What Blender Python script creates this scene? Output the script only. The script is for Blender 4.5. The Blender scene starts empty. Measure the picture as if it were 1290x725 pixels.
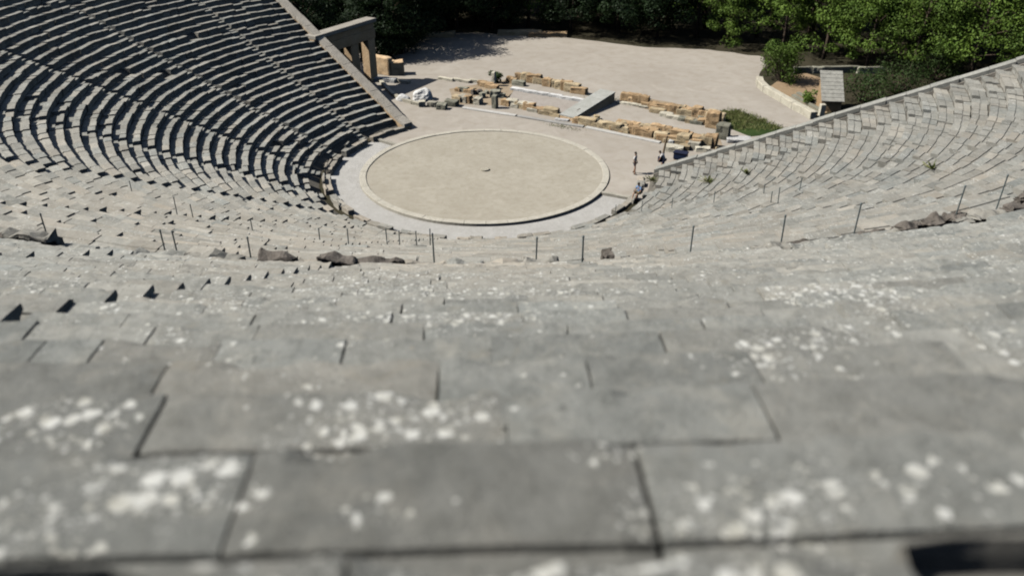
import bpy, bmesh, math, random
from mathutils import Vector, Matrix, noise
random.seed(7)
rad, deg, PI = math.radians, math.degrees, math.pi
sc = bpy.context.scene
COL = sc.collection

# ------------------------------------------------------------------ site survey
F_PX, PITCH, YAW, CAM_D, CAM_H = 1044.05, 0.522575, 0.034864, 63.969, 25.738
PW, PH = 1290, 725
FW = Vector((math.sin(YAW)*math.cos(PITCH), math.cos(YAW)*math.cos(PITCH), -math.sin(PITCH)))
RT = Vector((math.cos(YAW), -math.sin(YAW), 0))
UP = RT.cross(FW)
EYE = Vector((0, -CAM_D, CAM_H))
def ray(px, py):
    return FW + RT*((px-PW/2)/F_PX) - UP*((py-PH/2)/F_PX)
def G(px, py, z=0.0):
    d = ray(px, py); t = (z-EYE.z)/d.z
    return EYE + d*t
def proj(p):
    v = Vector(p)-EYE; z = v.dot(FW)
    return PW/2+F_PX*v.dot(RT)/z, PH/2-F_PX*v.dot(UP)/z, z
def P(r, az, z=0.0):
    a = rad(az); return Vector((r*math.sin(a), -r*math.cos(a), z))
def az_for_px(px, r, z):
    lo, hi = -80.0, 80.0
    for _ in range(50):
        m = (lo+hi)/2
        if proj(P(r, m, z))[0] < px: lo = m
        else: hi = m
    return (lo+hi)/2

# theatre: upper rows numbered from the viewer's down, lower rows from the orchestra up
DEP, RISE_U, RISE_L = 0.85, 0.42, 0.405
def up_r(i): return 62.73-DEP*i
def up_z(i): return CAM_H-1.36-RISE_U*i
NU = 22
def lo_r(k): return 13.3+DEP*k
def lo_z(k): return 0.45+RISE_L*k
NL = 34
Z_DIA = 13.86
WL_A, WL_D = Vector((-7.7, 11.3)), Vector((-12.5, 12.6)).normalized()
WR_A, WR_D = Vector((14.5, -2.2)), Vector((20.5, -8.6)).normalized()
def wall_az(r, A, D, inset):
    n = Vector((-D.y, D.x))
    if n.dot(-A) < 0: n = -n
    # inner side is the side away from the stage (towards the seats)
    seat_dir = Vector((0, -1))
    if n.dot(seat_dir) < 0: n = -n
    Q = A+n*inset
    b = Q.dot(D); c = Q.dot(Q)-r*r
    disc = b*b-c
    if disc < 0: return None
    t = -b+math.sqrt(disc)
    q = Q+D*t
    return deg(math.atan2(q.x, -q.y))
def az_range(r):
    a, b = wall_az(r, WL_A, WL_D, 0.45), wall_az(r, WR_A, WR_D, 0.29)
    if a is None: a = -143
    if b is None: b = 79
    if a > 0: a -= 360
    return a, b
U_ST = [-4.4+7.2*n for n in range(-20, 12)]
L_ST = [-30+19.1*n for n in range(-5, 6)]
ST_HW = 0.36

# ------------------------------------------------------------------ materials
def mat(name, rough=0.9):
    m = bpy.data.materials.new(name); m.use_nodes = True
    nt = m.node_tree; b = nt.nodes['Principled BSDF']
    b.inputs['Roughness'].default_value = rough
    b.inputs['Specular IOR Level'].default_value = 0.2
    return m, nt, b
def N(nt, t, **kw):
    n = nt.nodes.new(t)
    for k, v in kw.items():
        if hasattr(n, k): setattr(n, k, v)
        else: n.inputs[k].default_value = v
    return n
def lk(nt, a, b): nt.links.new(a, b)
def pos(nt): return nt.nodes.new('ShaderNodeNewGeometry').outputs['Position']
def noi(nt, v, scale, detail=4, rough=0.6, dist=0.0):
    n = N(nt, 'ShaderNodeTexNoise'); n.inputs['Scale'].default_value = scale; n.inputs['Detail'].default_value = detail
    n.inputs['Roughness'].default_value = rough; n.inputs['Distortion'].default_value = dist
    lk(nt, v, n.inputs['Vector']); return n.outputs['Fac']
def rampf(nt, f, a, b):
    n = N(nt, 'ShaderNodeMapRange'); n.inputs[1].default_value = a; n.inputs[2].default_value = b
    n.clamp = True; lk(nt, f, n.inputs[0]); return n.outputs[0]
def mixc(nt, f, a, b):
    n = N(nt, 'ShaderNodeMix', data_type='RGBA')
    for s, v in ((n.inputs[0], f), (n.inputs[6], a), (n.inputs[7], b)):
        if isinstance(v, (int, float)): s.default_value = v
        elif isinstance(v, tuple): s.default_value = (*v, 1)
        else: lk(nt, v, s)
    return n.outputs[2]
def mth(nt, op, a, b=0.0):
    n = N(nt, 'ShaderNodeMath', operation=op)
    for s, v in ((n.inputs[0], a), (n.inputs[1], b)):
        if isinstance(v, (int, float)): s.default_value = v
        else: lk(nt, v, s)
    return n.outputs[0]
def attr(nt, name):
    n = N(nt, 'ShaderNodeAttribute'); n.attribute_name = name; return n.outputs['Fac']
def bump(nt, b, h, strength, dist):
    n = N(nt, 'ShaderNodeBump'); n.inputs['Strength'].default_value = strength; n.inputs['Distance'].default_value = dist
    lk(nt, h, n.inputs['Height']); lk(nt, n.outputs[0], b.inputs['Normal'])
def spots(nt, v, scale, fac):
    """round lichen spots whose radius grows with fac (0..1)"""
    vo = N(nt, 'ShaderNodeTexVoronoi'); vo.inputs['Scale'].default_value = scale; vo.inputs['Randomness'].default_value = 1
    w = N(nt, 'ShaderNodeTexNoise'); w.inputs['Scale'].default_value = scale*2.2; w.inputs['Detail'].default_value = 3; lk(nt, v, w.inputs['Vector'])
    sc_ = N(nt, 'ShaderNodeVectorMath', operation='SCALE'); sc_.inputs['Scale'].default_value = 0.95/scale
    lk(nt, w.outputs['Color'], sc_.inputs[0])
    ad = N(nt, 'ShaderNodeVectorMath', operation='ADD'); lk(nt, v, ad.inputs[0]); lk(nt, sc_.outputs[0], ad.inputs[1])
    lk(nt, ad.outputs[0], vo.inputs['Vector'])
    sx = N(nt, 'ShaderNodeSeparateColor'); lk(nt, vo.outputs['Color'], sx.inputs[0])
    r = mth(nt, 'SUBTRACT', mth(nt, 'MULTIPLY', fac, 1.15), sx.outputs[0])
    r = mth(nt, 'MULTIPLY', rampf(nt, r, 0.0, 0.6), 0.62)
    d = mth(nt, 'SUBTRACT', r, vo.outputs['Distance'])
    return rampf(nt, d, -0.02, 0.10)

def stone_material():
    m, nt, b = mat('weathered_limestone', 0.92)
    v = pos(nt)
    tone, warm, lich = attr(nt, 'tone'), attr(nt, 'warm'), attr(nt, 'lichen')
    n1 = noi(nt, v, 1.1, 5, 0.65); n2 = noi(nt, v, 7.0, 6, 0.7); n3 = noi(nt, v, 55, 4, 0.7); n4 = noi(nt, v, 2.6, 4, 0.6, 0.6)
    c = mixc(nt, rampf(nt, n1, 0.32, 0.68), (0.212, 0.221, 0.207), (0.335, 0.336, 0.308))
    c = mixc(nt, mth(nt, 'MULTIPLY', rampf(nt, n2, 0.44, 0.70), 0.75), c, (0.145, 0.15, 0.135))
    n5 = noi(nt, v, 3.2, 6, 0.75, 0.3)
    c = mixc(nt, mth(nt, 'MULTIPLY', rampf(nt, n5, 0.50, 0.66), 0.55), c, (0.40, 0.385, 0.335))
    c = mixc(nt, mth(nt, 'MULTIPLY', rampf(nt, n3, 0.5, 0.75), 0.5), c, (0.42, 0.41, 0.37))
    c = mixc(nt, mth(nt, 'MULTIPLY', rampf(nt, n4, 0.6, 0.78), 0.35), c, (0.33, 0.285, 0.205))
    c = mixc(nt, warm, c, (0.43, 0.365, 0.285))
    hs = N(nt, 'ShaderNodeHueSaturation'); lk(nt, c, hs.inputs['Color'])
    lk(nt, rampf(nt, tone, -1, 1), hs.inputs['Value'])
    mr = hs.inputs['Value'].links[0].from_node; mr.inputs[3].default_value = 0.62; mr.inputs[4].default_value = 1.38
    c = hs.outputs[0]
    clump = rampf(nt, noi(nt, v, 1.7, 3, 0.6), 0.50, 0.80)
    base = mth(nt, 'MINIMUM', mth(nt, 'ADD', mth(nt, 'ADD', mth(nt, 'MULTIPLY', clump, 0.50), 0.13), mth(nt, 'MULTIPLY', lich, 0.68)), 0.58)
    s1 = spots(nt, v, 14, base); s2 = spots(nt, v, 34, mth(nt, 'MULTIPLY', base, 0.85)); s3 = spots(nt, v, 7.5, mth(nt, 'MULTIPLY', base, 0.36))
    s = mth(nt, 'MAXIMUM', mth(nt, 'MAXIMUM', s1, mth(nt, 'MULTIPLY', s2, 0.85)), mth(nt, 'MULTIPLY', s3, 0.55))
    crust = noi(nt, v, 27, 6, 0.8, 0.7)
    thr = mth(nt, 'SUBTRACT', mth(nt, 'ADD', crust, mth(nt, 'MULTIPLY', base, 0.36)), 0.725)
    s = mth(nt, 'MAXIMUM', s, mth(nt, 'MULTIPLY', rampf(nt, thr, 0.0, 0.07), 0.85))
    lc = mixc(nt, rampf(nt, noi(nt, v, 11, 3), 0.4, 0.65), (0.68, 0.675, 0.63), (0.50, 0.485, 0.42))
    c = mixc(nt, mth(nt, 'MULTIPLY', s, 0.9), c, lc)
    dk_ = spots(nt, v, 21, mth(nt, 'MULTIPLY', rampf(nt, noi(nt, v, 2.9, 4, 0.65), 0.46, 0.72), 0.5))
    c = mixc(nt, mth(nt, 'MULTIPLY', dk_, 0.6), c, (0.085, 0.088, 0.08))
    o = spots(nt, v, 9, mth(nt, 'MULTIPLY', rampf(nt, noi(nt, v, 2.1, 3), 0.58, 0.8), 0.35))
    c = mixc(nt, mth(nt, 'MULTIPLY', o, 0.55), c, (0.42, 0.27, 0.10))
    lk(nt, c, b.inputs['Base Color'])
    bump(nt, b, mth(nt, 'ADD', mth(nt, 'ADD', n2, mth(nt, 'MULTIPLY', n3, 0.4)), mth(nt, 'MULTIPLY', s, 0.15)), 0.9, 0.02)
    return m
def earth_material(name, c1, c2, c3, s1=0.35, grain=18, bumpd=0.015):
    m, nt, b = mat(name, 0.95); v = pos(nt)
    n1 = noi(nt, v, s1, 5, 0.62); n2 = noi(nt, v, s1*6, 5, 0.7); n3 = noi(nt, v, grain, 4, 0.7)
    c = mixc(nt, rampf(nt, n1, 0.33, 0.68), c1, c2)
    c = mixc(nt, mth(nt, 'MULTIPLY', rampf(nt, n2, 0.45, 0.72), 0.75), c, c3)
    n6 = noi(nt, v, s1*2.3, 6, 0.72, 1.2)
    c = mixc(nt, mth(nt, 'MULTIPLY', rampf(nt, n6, 0.54, 0.66), 0.45), c, tuple(min(1, x*1.12) for x in c2))
    c = mixc(nt, mth(nt, 'MULTIPLY', rampf(nt, n3, 0.52, 0.8), 0.3), c, tuple(min(1, x*1.25) for x in c2))
    lk(nt, c, b.inputs['Base Color']); bump(nt, b, mth(nt, 'ADD', n3, n2), 0.6, bumpd); return m
def block_material(name, c1, c2, c3, sc_=1.6):
    m, nt, b = mat(name, 0.92); v = pos(nt)
    oi = N(nt, 'ShaderNodeObjectInfo')
    n1 = noi(nt, v, sc_, 4, 0.65); n2 = noi(nt, v, sc_*5, 5, 0.7)
    c = mixc(nt, rampf(nt, n1, 0.35, 0.66), c1, c2)
    c = mixc(nt, mth(nt, 'MULTIPLY', rampf(nt, n2, 0.45, 0.72), 0.6), c, c3)
    hs = N(nt, 'ShaderNodeHueSaturation'); lk(nt, c, hs.inputs['Color'])
    q = N(nt, 'ShaderNodeMapRange'); lk(nt, oi.outputs['Random'], q.inputs[0]); q.inputs[3].default_value = 0.78; q.inputs[4].default_value = 1.22
    lk(nt, q.outputs[0], hs.inputs['Value'])
    lk(nt, hs.outputs[0], b.inputs['Base Color']); bump(nt, b, mth(nt, 'ADD', n1, n2), 0.8, 0.05); return m
def leaf_material(name, c1, c2, c3):
    m, nt, b = mat(name, 0.6); v = pos(nt)
    oi = N(nt, 'ShaderNodeObjectInfo')
    n1 = noi(nt, v, 0.35, 3, 0.6); n2 = noi(nt, v, 2.2, 3, 0.6)
    c = mixc(nt, rampf(nt, n1, 0.38, 0.64), c1, c2)
    c = mixc(nt, rampf(nt, n2, 0.48, 0.72), c, c3)
    hs = N(nt, 'ShaderNodeHueSaturation'); lk(nt, c, hs.inputs['Color'])
    q = N(nt, 'ShaderNodeMapRange'); lk(nt, oi.outputs['Random'], q.inputs[0]); q.inputs[3].default_value = 0.75; q.inputs[4].default_value = 1.25
    lk(nt, q.outputs[0], hs.inputs['Value']); lk(nt, hs.outputs[0], b.inputs['Base Color'])
    tr = N(nt, 'ShaderNodeBsdfTranslucent'); lk(nt, hs.outputs[0], tr.inputs[0])
    mx = N(nt, 'ShaderNodeMixShader'); mx.inputs[0].default_value = 0.22
    lk(nt, b.outputs[0], mx.inputs[1]); lk(nt, tr.outputs[0], mx.inputs[2])
    lk(nt, mx.outputs[0], nt.nodes['Material Output'].inputs[0]); return m
def plain(name, c, rough=0.8, var=0.15, scale=8):
    m, nt, b = mat(name, rough); n = noi(nt, pos(nt), scale, 4)
    cc = mixc(nt, rampf(nt, n, 0.3, 0.7), tuple(x*(1-var) for x in c), tuple(min(1, x*(1+var)) for x in c))
    lk(nt, cc, b.inputs['Base Color']); return m
M = {}
M['stone'] = stone_material()
M['orchestra'] = earth_material('orchestra_earth', (0.37, 0.335, 0.27), (0.43, 0.395, 0.325), (0.32, 0.285, 0.22), 0.30)
M['sand'] = earth_material('plaza_sand', (0.375, 0.335, 0.285), (0.435, 0.395, 0.34), (0.335, 0.29, 0.235), 0.13)
M['needle'] = earth_material('needle_litter', (0.035, 0.03, 0.018), (0.06, 0.05, 0.03), (0.03, 0.034, 0.016), 0.2)
M['dirt'] = earth_material('reddish_dirt', (0.30, 0.21, 0.13), (0.38, 0.27, 0.17), (0.22, 0.17, 0.09), 0.5)
M['soil'] = earth_material('crevice_soil', (0.13, 0.12, 0.10), (0.18, 0.165, 0.14), (0.10, 0.095, 0.08), 1.0)
M['paving'] = block_material('walkway_paving', (0.43, 0.415, 0.385), (0.50, 0.485, 0.455), (0.38, 0.36, 0.325), 0.9)
M['ring'] = block_material('ring_stone', (0.40, 0.375, 0.315), (0.47, 0.44, 0.375), (0.34, 0.31, 0.24), 1.3)
M['coping'] = block_material('coping_stone', (0.33, 0.30, 0.255), (0.42, 0.385, 0.33), (0.27, 0.25, 0.21), 1.0)
M['masonry'] = block_material('masonry_stone', (0.60, 0.42, 0.25), (0.68, 0.51, 0.33), (0.48, 0.34, 0.20), 1.0)
M['orange'] = block_material('orange_tufa', (0.43, 0.285, 0.155), (0.52, 0.38, 0.23), (0.28, 0.175, 0.095))
M['tan'] = block_material('tan_sandstone', (0.46, 0.36, 0.22), (0.56, 0.46, 0.31), (0.33, 0.25, 0.145))
M['pale'] = block_material('pale_limestone', (0.48, 0.44, 0.35), (0.58, 0.54, 0.44), (0.38, 0.35, 0.27))
M['greyb'] = block_material('grey_ruin_stone', (0.24, 0.23, 0.18), (0.32, 0.31, 0.25), (0.18, 0.18, 0.12))
M['white'] = block_material('white_marble', (0.58, 0.57, 0.55), (0.70, 0.69, 0.67), (0.44, 0.42, 0.39))
M['ragged'] = block_material('brown_stone_and_shade', (0.12, 0.105, 0.09), (0.21, 0.185, 0.16), (0.07, 0.06, 0.05), 3)  # brown stone, darkened so terrace block faces carry shade in their colour
M['metal'] = plain('post_metal', (0.13, 0.16, 0.165), 0.5)
M['metal'].node_tree.nodes['Principled BSDF'].inputs['Metallic'].default_value = 0.3
M['wood'] = plain('weathered_wood', (0.20, 0.15, 0.10), 0.8)
M['plank'] = plain('grey_planks', (0.36, 0.35, 0.31), 0.85, 0.25, 3)
M['bark'] = plain('pine_bark', (0.10, 0.075, 0.055), 0.95, 0.3, 4)
M['pine'] = leaf_material('pine_needles', (0.075, 0.135, 0.022), (0.14, 0.225, 0.034), (0.19, 0.275, 0.055))
M['dark'] = leaf_material('dark_leaves', (0.012, 0.026, 0.010), (0.022, 0.042, 0.014), (0.030, 0.055, 0.018))
M['bush'] = leaf_material('bush_leaves', (0.035, 0.065, 0.018), (0.06, 0.10, 0.025), (0.085, 0.125, 0.04))
M['grass'] = leaf_material('dry_grass', (0.12, 0.15, 0.04), (0.19, 0.21, 0.075), (0.25, 0.23, 0.11))
M['skin'] = plain('skin', (0.42, 0.25, 0.17), 0.6, 0.05)
M['hair'] = plain('dark_hair', (0.03, 0.022, 0.018), 0.7)
M['shirt_white'] = plain('white_cloth', (0.72, 0.69, 0.66), 0.9, 0.05)
M['shirt_blue'] = plain('blue_cloth', (0.22, 0.34, 0.55), 0.9, 0.08)
M['navy'] = plain('navy_cloth', (0.02, 0.024, 0.05), 0.9, 0.1)
M['olive'] = plain('olive_cloth', (0.18, 0.17, 0.09), 0.9, 0.1)
M['teal'] = plain('dark_blue_plastic', (0.012, 0.022, 0.055), 0.5)

# ------------------------------------------------------------------ helpers
class MB:
    def __init__(s): s.v = []; s.f = []; s.a = {}
    def add(s, vs, fs):
        o = len(s.v); s.v.extend([tuple(p) for p in vs]); s.f.extend([tuple(i+o for i in q) for q in fs]); return o
    def build(s, name, m, parent=None, smooth=False, attrs=None):
        me = bpy.data.meshes.new(name); me.from_pydata(s.v, [], s.f); me.update()
        for k, vals in (attrs or s.a).items():
            at = me.attributes.new(k, 'FLOAT', 'POINT'); at.data.foreach_set('value', vals)
        if m: me.materials.append(m)
        if smooth: me.polygons.foreach_set('use_smooth', [True]*len(me.polygons))
        return link(name, me, parent)
def link(name, data, parent=None):
    o = bpy.data.objects.new(name, data); COL.objects.link(o)
    if parent: o.parent = parent
    return o
def tag(o, label=None, cat=None, group=None, kind=None):
    if label: o['label'] = label
    if cat: o['category'] = cat
    if group: o['group'] = group
    if kind: o['kind'] = kind
    return o
def empty(name, loc, rz=0.0):
    o = link(name, None); o.location = loc; o.rotation_euler = (0, 0, rz); return o
ORD = ['zeroth', 'first', 'second', 'third', 'fourth', 'fifth', 'sixth', 'seventh', 'eighth', 'ninth', 'tenth', 'eleventh', 'twelfth', 'thirteenth',
       'fourteenth', 'fifteenth', 'sixteenth', 'seventeenth', 'eighteenth', 'nineteenth', 'twentieth']
def ordn(n):
    if n <= 20: return ORD[n]
    t = {2: 'twenty', 3: 'thirty', 4: 'forty', 5: 'fifty'}[n//10]
    return t+'-'+ORD[n % 10] if n % 10 else {2: 'twentieth', 3: 'thirtieth', 4: 'fortieth', 5: 'fiftieth'}[n//10]
def box(mb, x0, x1, y0, y1, z0, z1):
    mb.add([(x0, y0, z0), (x1, y0, z0), (x1, y1, z0), (x0, y1, z0), (x0, y0, z1), (x1, y0, z1), (x1, y1, z1), (x0, y1, z1)],
           [(3, 2, 1, 0), (4, 5, 6, 7), (0, 1, 5, 4), (1, 2, 6, 5), (2, 3, 7, 6), (3, 0, 4, 7)])
def tube(mb, pts, rads, n=8):
    rings = []
    for k, p in enumerate(pts):
        p = Vector(p)
        d = (Vector(pts[min(k+1, len(pts)-1)])-Vector(pts[max(k-1, 0)])).normalized()
        a = d.orthogonal().normalized(); b = d.cross(a)
        rings.append([p+a*(rads[k]*math.cos(2*PI*j/n))+b*(rads[k]*math.sin(2*PI*j/n)) for j in range(n)])
    vs = [q for r_ in rings for q in r_]; fs = []
    for k in range(len(pts)-1):
        for j in range(n):
            fs.append((k*n+j, k*n+(j+1) % n, (k+1)*n+(j+1) % n, (k+1)*n+j))
    fs.append(tuple(range(n-1, -1, -1))); fs.append(tuple(range((len(pts)-1)*n, len(pts)*n)))
    mb.add(vs, fs)
def rough_block(w, d, h, seed, cuts=3, amp=0.06, taper=0.06, lump=0.0, crag=0.4):
    """an irregular, worn stone block standing on z=0, as mesh data lists"""
    bm = bmesh.new(); bmesh.ops.create_cube(bm, size=1)
    bmesh.ops.bevel(bm, geom=bm.edges[:], offset=0.05, segments=1, affect='EDGES')
    bmesh.ops.subdivide_edges(bm, edges=bm.edges[:], cuts=cuts, use_grid_fill=True)
    rnd = random.Random(seed)
    tx, ty = rnd.uniform(-taper, taper), rnd.uniform(-taper, taper)
    for v in bm.verts:
        p = v.co.copy(); zz = p.z+0.5
        q = Vector((p.x*w*(1+tx*zz), p.y*d*(1+ty*zz), zz*h))
        s = Vector((seed*3.1, seed*1.7, seed*0.9))
        n_ = noise.noise_vector(q*2.2+s)*amp+noise.noise_vector(q*6+s)*amp*crag
        if zz < 0.05: n_.z = 0
        q += n_
        if lump and zz > 0.5: q.z += lump*noise.noise(Vector((q.x*2.3, q.y*1.5, seed*2.3)))*h
        v.co = q
    vs = [v.co.copy() for v in bm.verts]; bm.verts.index_update()
    fs = [tuple(v.index for v in f.verts) for f in bm.faces]; bm.free()
    return vs, fs

# ------------------------------------------------------------------ ground
def polar_sheet(name, m, r_of, azs, z, kind='structure', skirt=0.0):
    """sheet between radius functions r_of(az)->list of radii"""
    mb = MB(); rows = []
    for a in azs:
        rs = r_of(a); rows.append([P(r, a, z if not callable(z) else z(r, a)) for r in rs])
    n = len(rows[0]); vs = [p for r_ in rows for p in r_]; fs = []
    for i in range(len(rows)-1):
        for j in range(n-1):
            fs.append((i*n+j, i*n+j+1, (i+1)*n+j+1, (i+1)*n+j))
    mb.add(vs, fs); o = mb.build(name, m); tag(o, kind=kind); return o
full = [i*2 for i in range(0, 181)]
polar_sheet('ground', M['needle'], lambda a: [12.8, 30, 60, 120, 300, 900], full, -0.03)
# sandy clearing behind the stage: polygon in plan, met by rays from the orchestra centre
PLZ = [G(470, 60), G(505, 47), G(540, 43), G(600, 41), G(650, 45), G(700, 46), G(760, 53), G(815, 60), G(870, 61), G(920, 66), G(960, 71), G(966, 82), G(957, 92),
       G(955, 105), G(968, 116), G(988, 128), G(1008, 138), G(1022, 147), G(1032, 152)]
poly = [Vector((-22, 26))]+[Vector((p.x, p.y)) for p in PLZ]+[Vector((39, -9.5))]
def ray_poly(a):
    d = Vector((math.sin(rad(a)), -math.cos(rad(a)))); best = None
    for k in range(len(poly)-1):
        p, q = poly[k], poly[k+1]; e = q-p
        den = d.x*e.y-d.y*e.x
        if abs(den) < 1e-9: continue
        t = (p.x*e.y-p.y*e.x)/den; s = (p.x*d.y-p.y*d.x)/den
        if t > 0 and -1e-6 <= s <= 1+1e-6: best = max(best or 0, t)
    return best
def plaza_r(a):
    r = ray_poly(a) or 14
    r += noise.noise(Vector((a*0.35, 3, 1)))*0.5
    r0 = 10.25
    return [r0+(r-r0)*t for t in (0, .1, .25, .5, .75, 1)]
A0, A1 = -129.0, 62.0          # the sunk walkway's ends
polar_sheet('plaza', M['sand'], plaza_r, [62+i*0.75 for i in range(0, 226)], 0.0)
polar_sheet('orchestra_floor', M['orchestra'], lambda a: [0.01, 3, 6, 9.72], full, 0.03)
WK = [A0+i*(A1-A0)/120 for i in range(121)]
polar_sheet('path', M['paving'], lambda a: [10.1, 11, 12.0, 13.6], WK, -0.13)
# walkway end steps + wedge of ground between walkway end and plaza sheet start
# ring of the orchestra, a kerb of pale slabs
def ring_blocks():
    mb = MB(); n = 40; az = 0.0; k = 0
    while az < 359.5:
        w = 360/n; a0, a1 = az+0.06, az+w-0.06; sub = 5; vs = []; fs = []
        ins = random.uniform(-.02, .02); dz = random.uniform(-.012, .012)
        for j in range(sub+1):
            a = a0+(a1-a0)*j/sub
            for r, z in ((9.66+ins, -.1), (9.66+ins, .085+dz), (9.69+ins, .10+dz), (10.17, .10+dz), (10.2, .08+dz), (10.2, -.32)):
                vs.append(P(r, a, z))
        for j in range(sub):
            for q in range(5): fs.append((j*6+q, j*6+q+1, (j+1)*6+q+1, (j+1)*6+q))
        fs.append(tuple(range(5, -1, -1))); fs.append(tuple(range(sub*6, sub*6+6)))
        mb.add(vs, fs); az += w
    o = mb.build('stone_kerb', M['ring']); tag(o, 'pale stone kerb ring around the earth floor of the orchestra', 'kerb'); return o
ring_blocks()
mb = MB(); tube(mb, [(0, 0, 0.02), (0, 0, 0.10), (0, 0, 0.115)], [.37, .36, .31], 24)
o = mb.build('altar_stone', M['pale']); o.location = G(611, 214, 0.03); o.location.z = 0.03
tag(o, 'small round pale stone at the centre of the orchestra floor', 'altar stone')
for nm, az, lab in (('threshold_slab', 62.4, 'pale kerb slab crossing the walkway at its right end'), ('threshold_slab', -129.6, 'thin kerb slab crossing the walkway at its left end')):
    mb = MB(); vs, fs = rough_block(0.34, 2.3, 0.26, int(az) % 17+1, 2, 0.02); mb.add(vs, fs)
    o = mb.build(nm, M['ring']); o.location = P(11.4, az, -0.16); o.rotation_euler = (0, 0, rad(az)); tag(o, lab, 'threshold', 'walkway threshold slabs')

# hillside under the seats
def hill_z(r, a=0):
    if r < 13.2: return -0.5
    if r <= 42.25: return 0.45+0.4765*(r-13.3)-0.52
    if r <= 44.9: return Z_DIA-0.2
    if r <= 66: return up_z(21)+0.4941*(r-44.88)-0.52
    return up_z(-4)-0.7
HA = [-150+i*2 for i in range(0, 117)]
def hill_r(a): return [13.1, 13.3]+[14+2*i for i in range(0, 15)]+[42.2, 42.3, 44.85, 44.92]+[46+2.5*i for i in range(0, 8)]+[65.9, 66.2, 80, 140]
def clip_hill():
    mb = MB(); rows = []
    for j, r in enumerate(hill_r(0)):
        a, b = az_range(max(r, 13.6)); rows.append([P(r, a+(b-a)*t/110, hill_z(r)) for t in range(111)])
    vs = [p for q in rows for p in q]; fs = []
    for i in range(len(rows)-1):
        for j in range(110): fs.append((i*111+j, i*111+j+1, (i+1)*111+j+1, (i+1)*111+j))
    mb.add(vs, fs); tag(mb.build('hillside', M['soil']), kind='structure')
clip_hill()
# paved landing between the two banks of seats
def diazoma():
    mb = MB(); random.seed(3)
    a0, a1 = az_range(43); az = a0
    while az < a1-0.5:
        w = random.uniform(1.2, 2.0); b = min(a1, az+w); dz = random.uniform(-.02, .02)
        vs = [P(r, a, Z_DIA+dz-q) for a in (az+.02, b-.02) for r, q in ((42.25, .3), (42.25, 0), (44.86, 0), (44.86, .3))]
        mb.add(vs, [(0, 1, 2, 3), (7, 6, 5, 4), (1, 5, 6, 2), (0, 4, 5, 1)]); az = b
    n = len(mb.v); mb.a = {'tone': [.1]*n, 'warm': [.15]*n, 'lichen': [.05]*n}
    tag(mb.build('terrace_path', M['stone']), kind='structure')
diazoma()

# ------------------------------------------------------------------ seat blocks
LICH = [(-0.28, 61.10, .30, 1.0), (-0.36, 61.28, .22, .9), (-0.05, 61.16, .2, .9), (-0.63, 61.17, .22, .6), (-0.78, 61.30, .2, .5), (-1.6, 61.28, .3, .9), (-1.86, 61.18, .3, .8),
        (-1.44, 61.31, .2, .6), (-0.85, 61.93, .22, .75), (-0.80, 62.04, .2, .7), (-1.0, 62.08, .25, .8), (-1.10, 61.96, .22, .7), (-1.17, 62.22, .25, .8), (-1.27, 60.15, .3, .8),
        (-0.90, 61.03, .2, .6), (0.36, 61.95, .18, .55), (0.39, 62.21, .15, 1.0), (0.49, 62.23, .14, 1.0), (0.73, 62.23, .24, .9), (0.83, 62.12, .2, .6), (3.69, 57.05, .5, 1.5), (3.43, 56.98, .5, 1.5),
        (4.01, 57.0, .5, 1.4), (3.6, 57.9, .45, 1.2), (3.75, 56.2, .6, 1.3), (4.2, 56.3, .5, 1.2), (1.83, 59.59, .4, .9), (1.62, 60.34, .4, .8), (2.33, 59.67, .4, .7), (0.18, 57.64, .6, .8), (-0.93, 57.68, .6, .8), (-0.38, 57.62, .6, .7),
        (1.22, 62.07, .25, .7), (-0.32, 62.21, .15, .7), (0.20, 62.75, .2, 1.5), (0.43, 62.75, .25, 1.5), (-0.23, 62.74, .15, 1.5), (0.6, 62.8, .2, 1.3), (-.5, 62.74, .2, 1.2), (0.0, 62.75, .12, 1.2),
        (-3.4, 55.3, 1.2, .5), (-1.5, 54, 1.5, .55), (0.5, 55, 1.5, .5), (-2.2, 51.5, 2, .5), (1.5, 51, 2, .3), (4.6, 57.3, .5, .7), (5.5, 57.8, .6, .5)]
def lichen_at(p):
    r = math.hypot(p.x, p.y); az = deg(math.atan2(p.x, -p.y)); s = 0.0
    for la, lr, rr, st in LICH:
        d2 = ((az-la)*rad(1)*r)**2+((r-lr)*1.3)**2
        if d2 < 4*rr*rr: s += .66*st*math.exp(-d2/(rr*rr)*1.3)
    return min(s, 1.3)
HI = [(.15, -.50), (.15, -.30), (.09, -.15), (.004, -.095), (0, -.025), (.007, -.006), (.025, 0), (.09, 0), (.17, 0), (.25, 0), (.33, 0), (-1, 0), (-2, -.006), (-3, -.034), (-4, -.036), (.77, -.034), (.80, -.03), (.835, -.03), (.845, -.5)]
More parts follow.
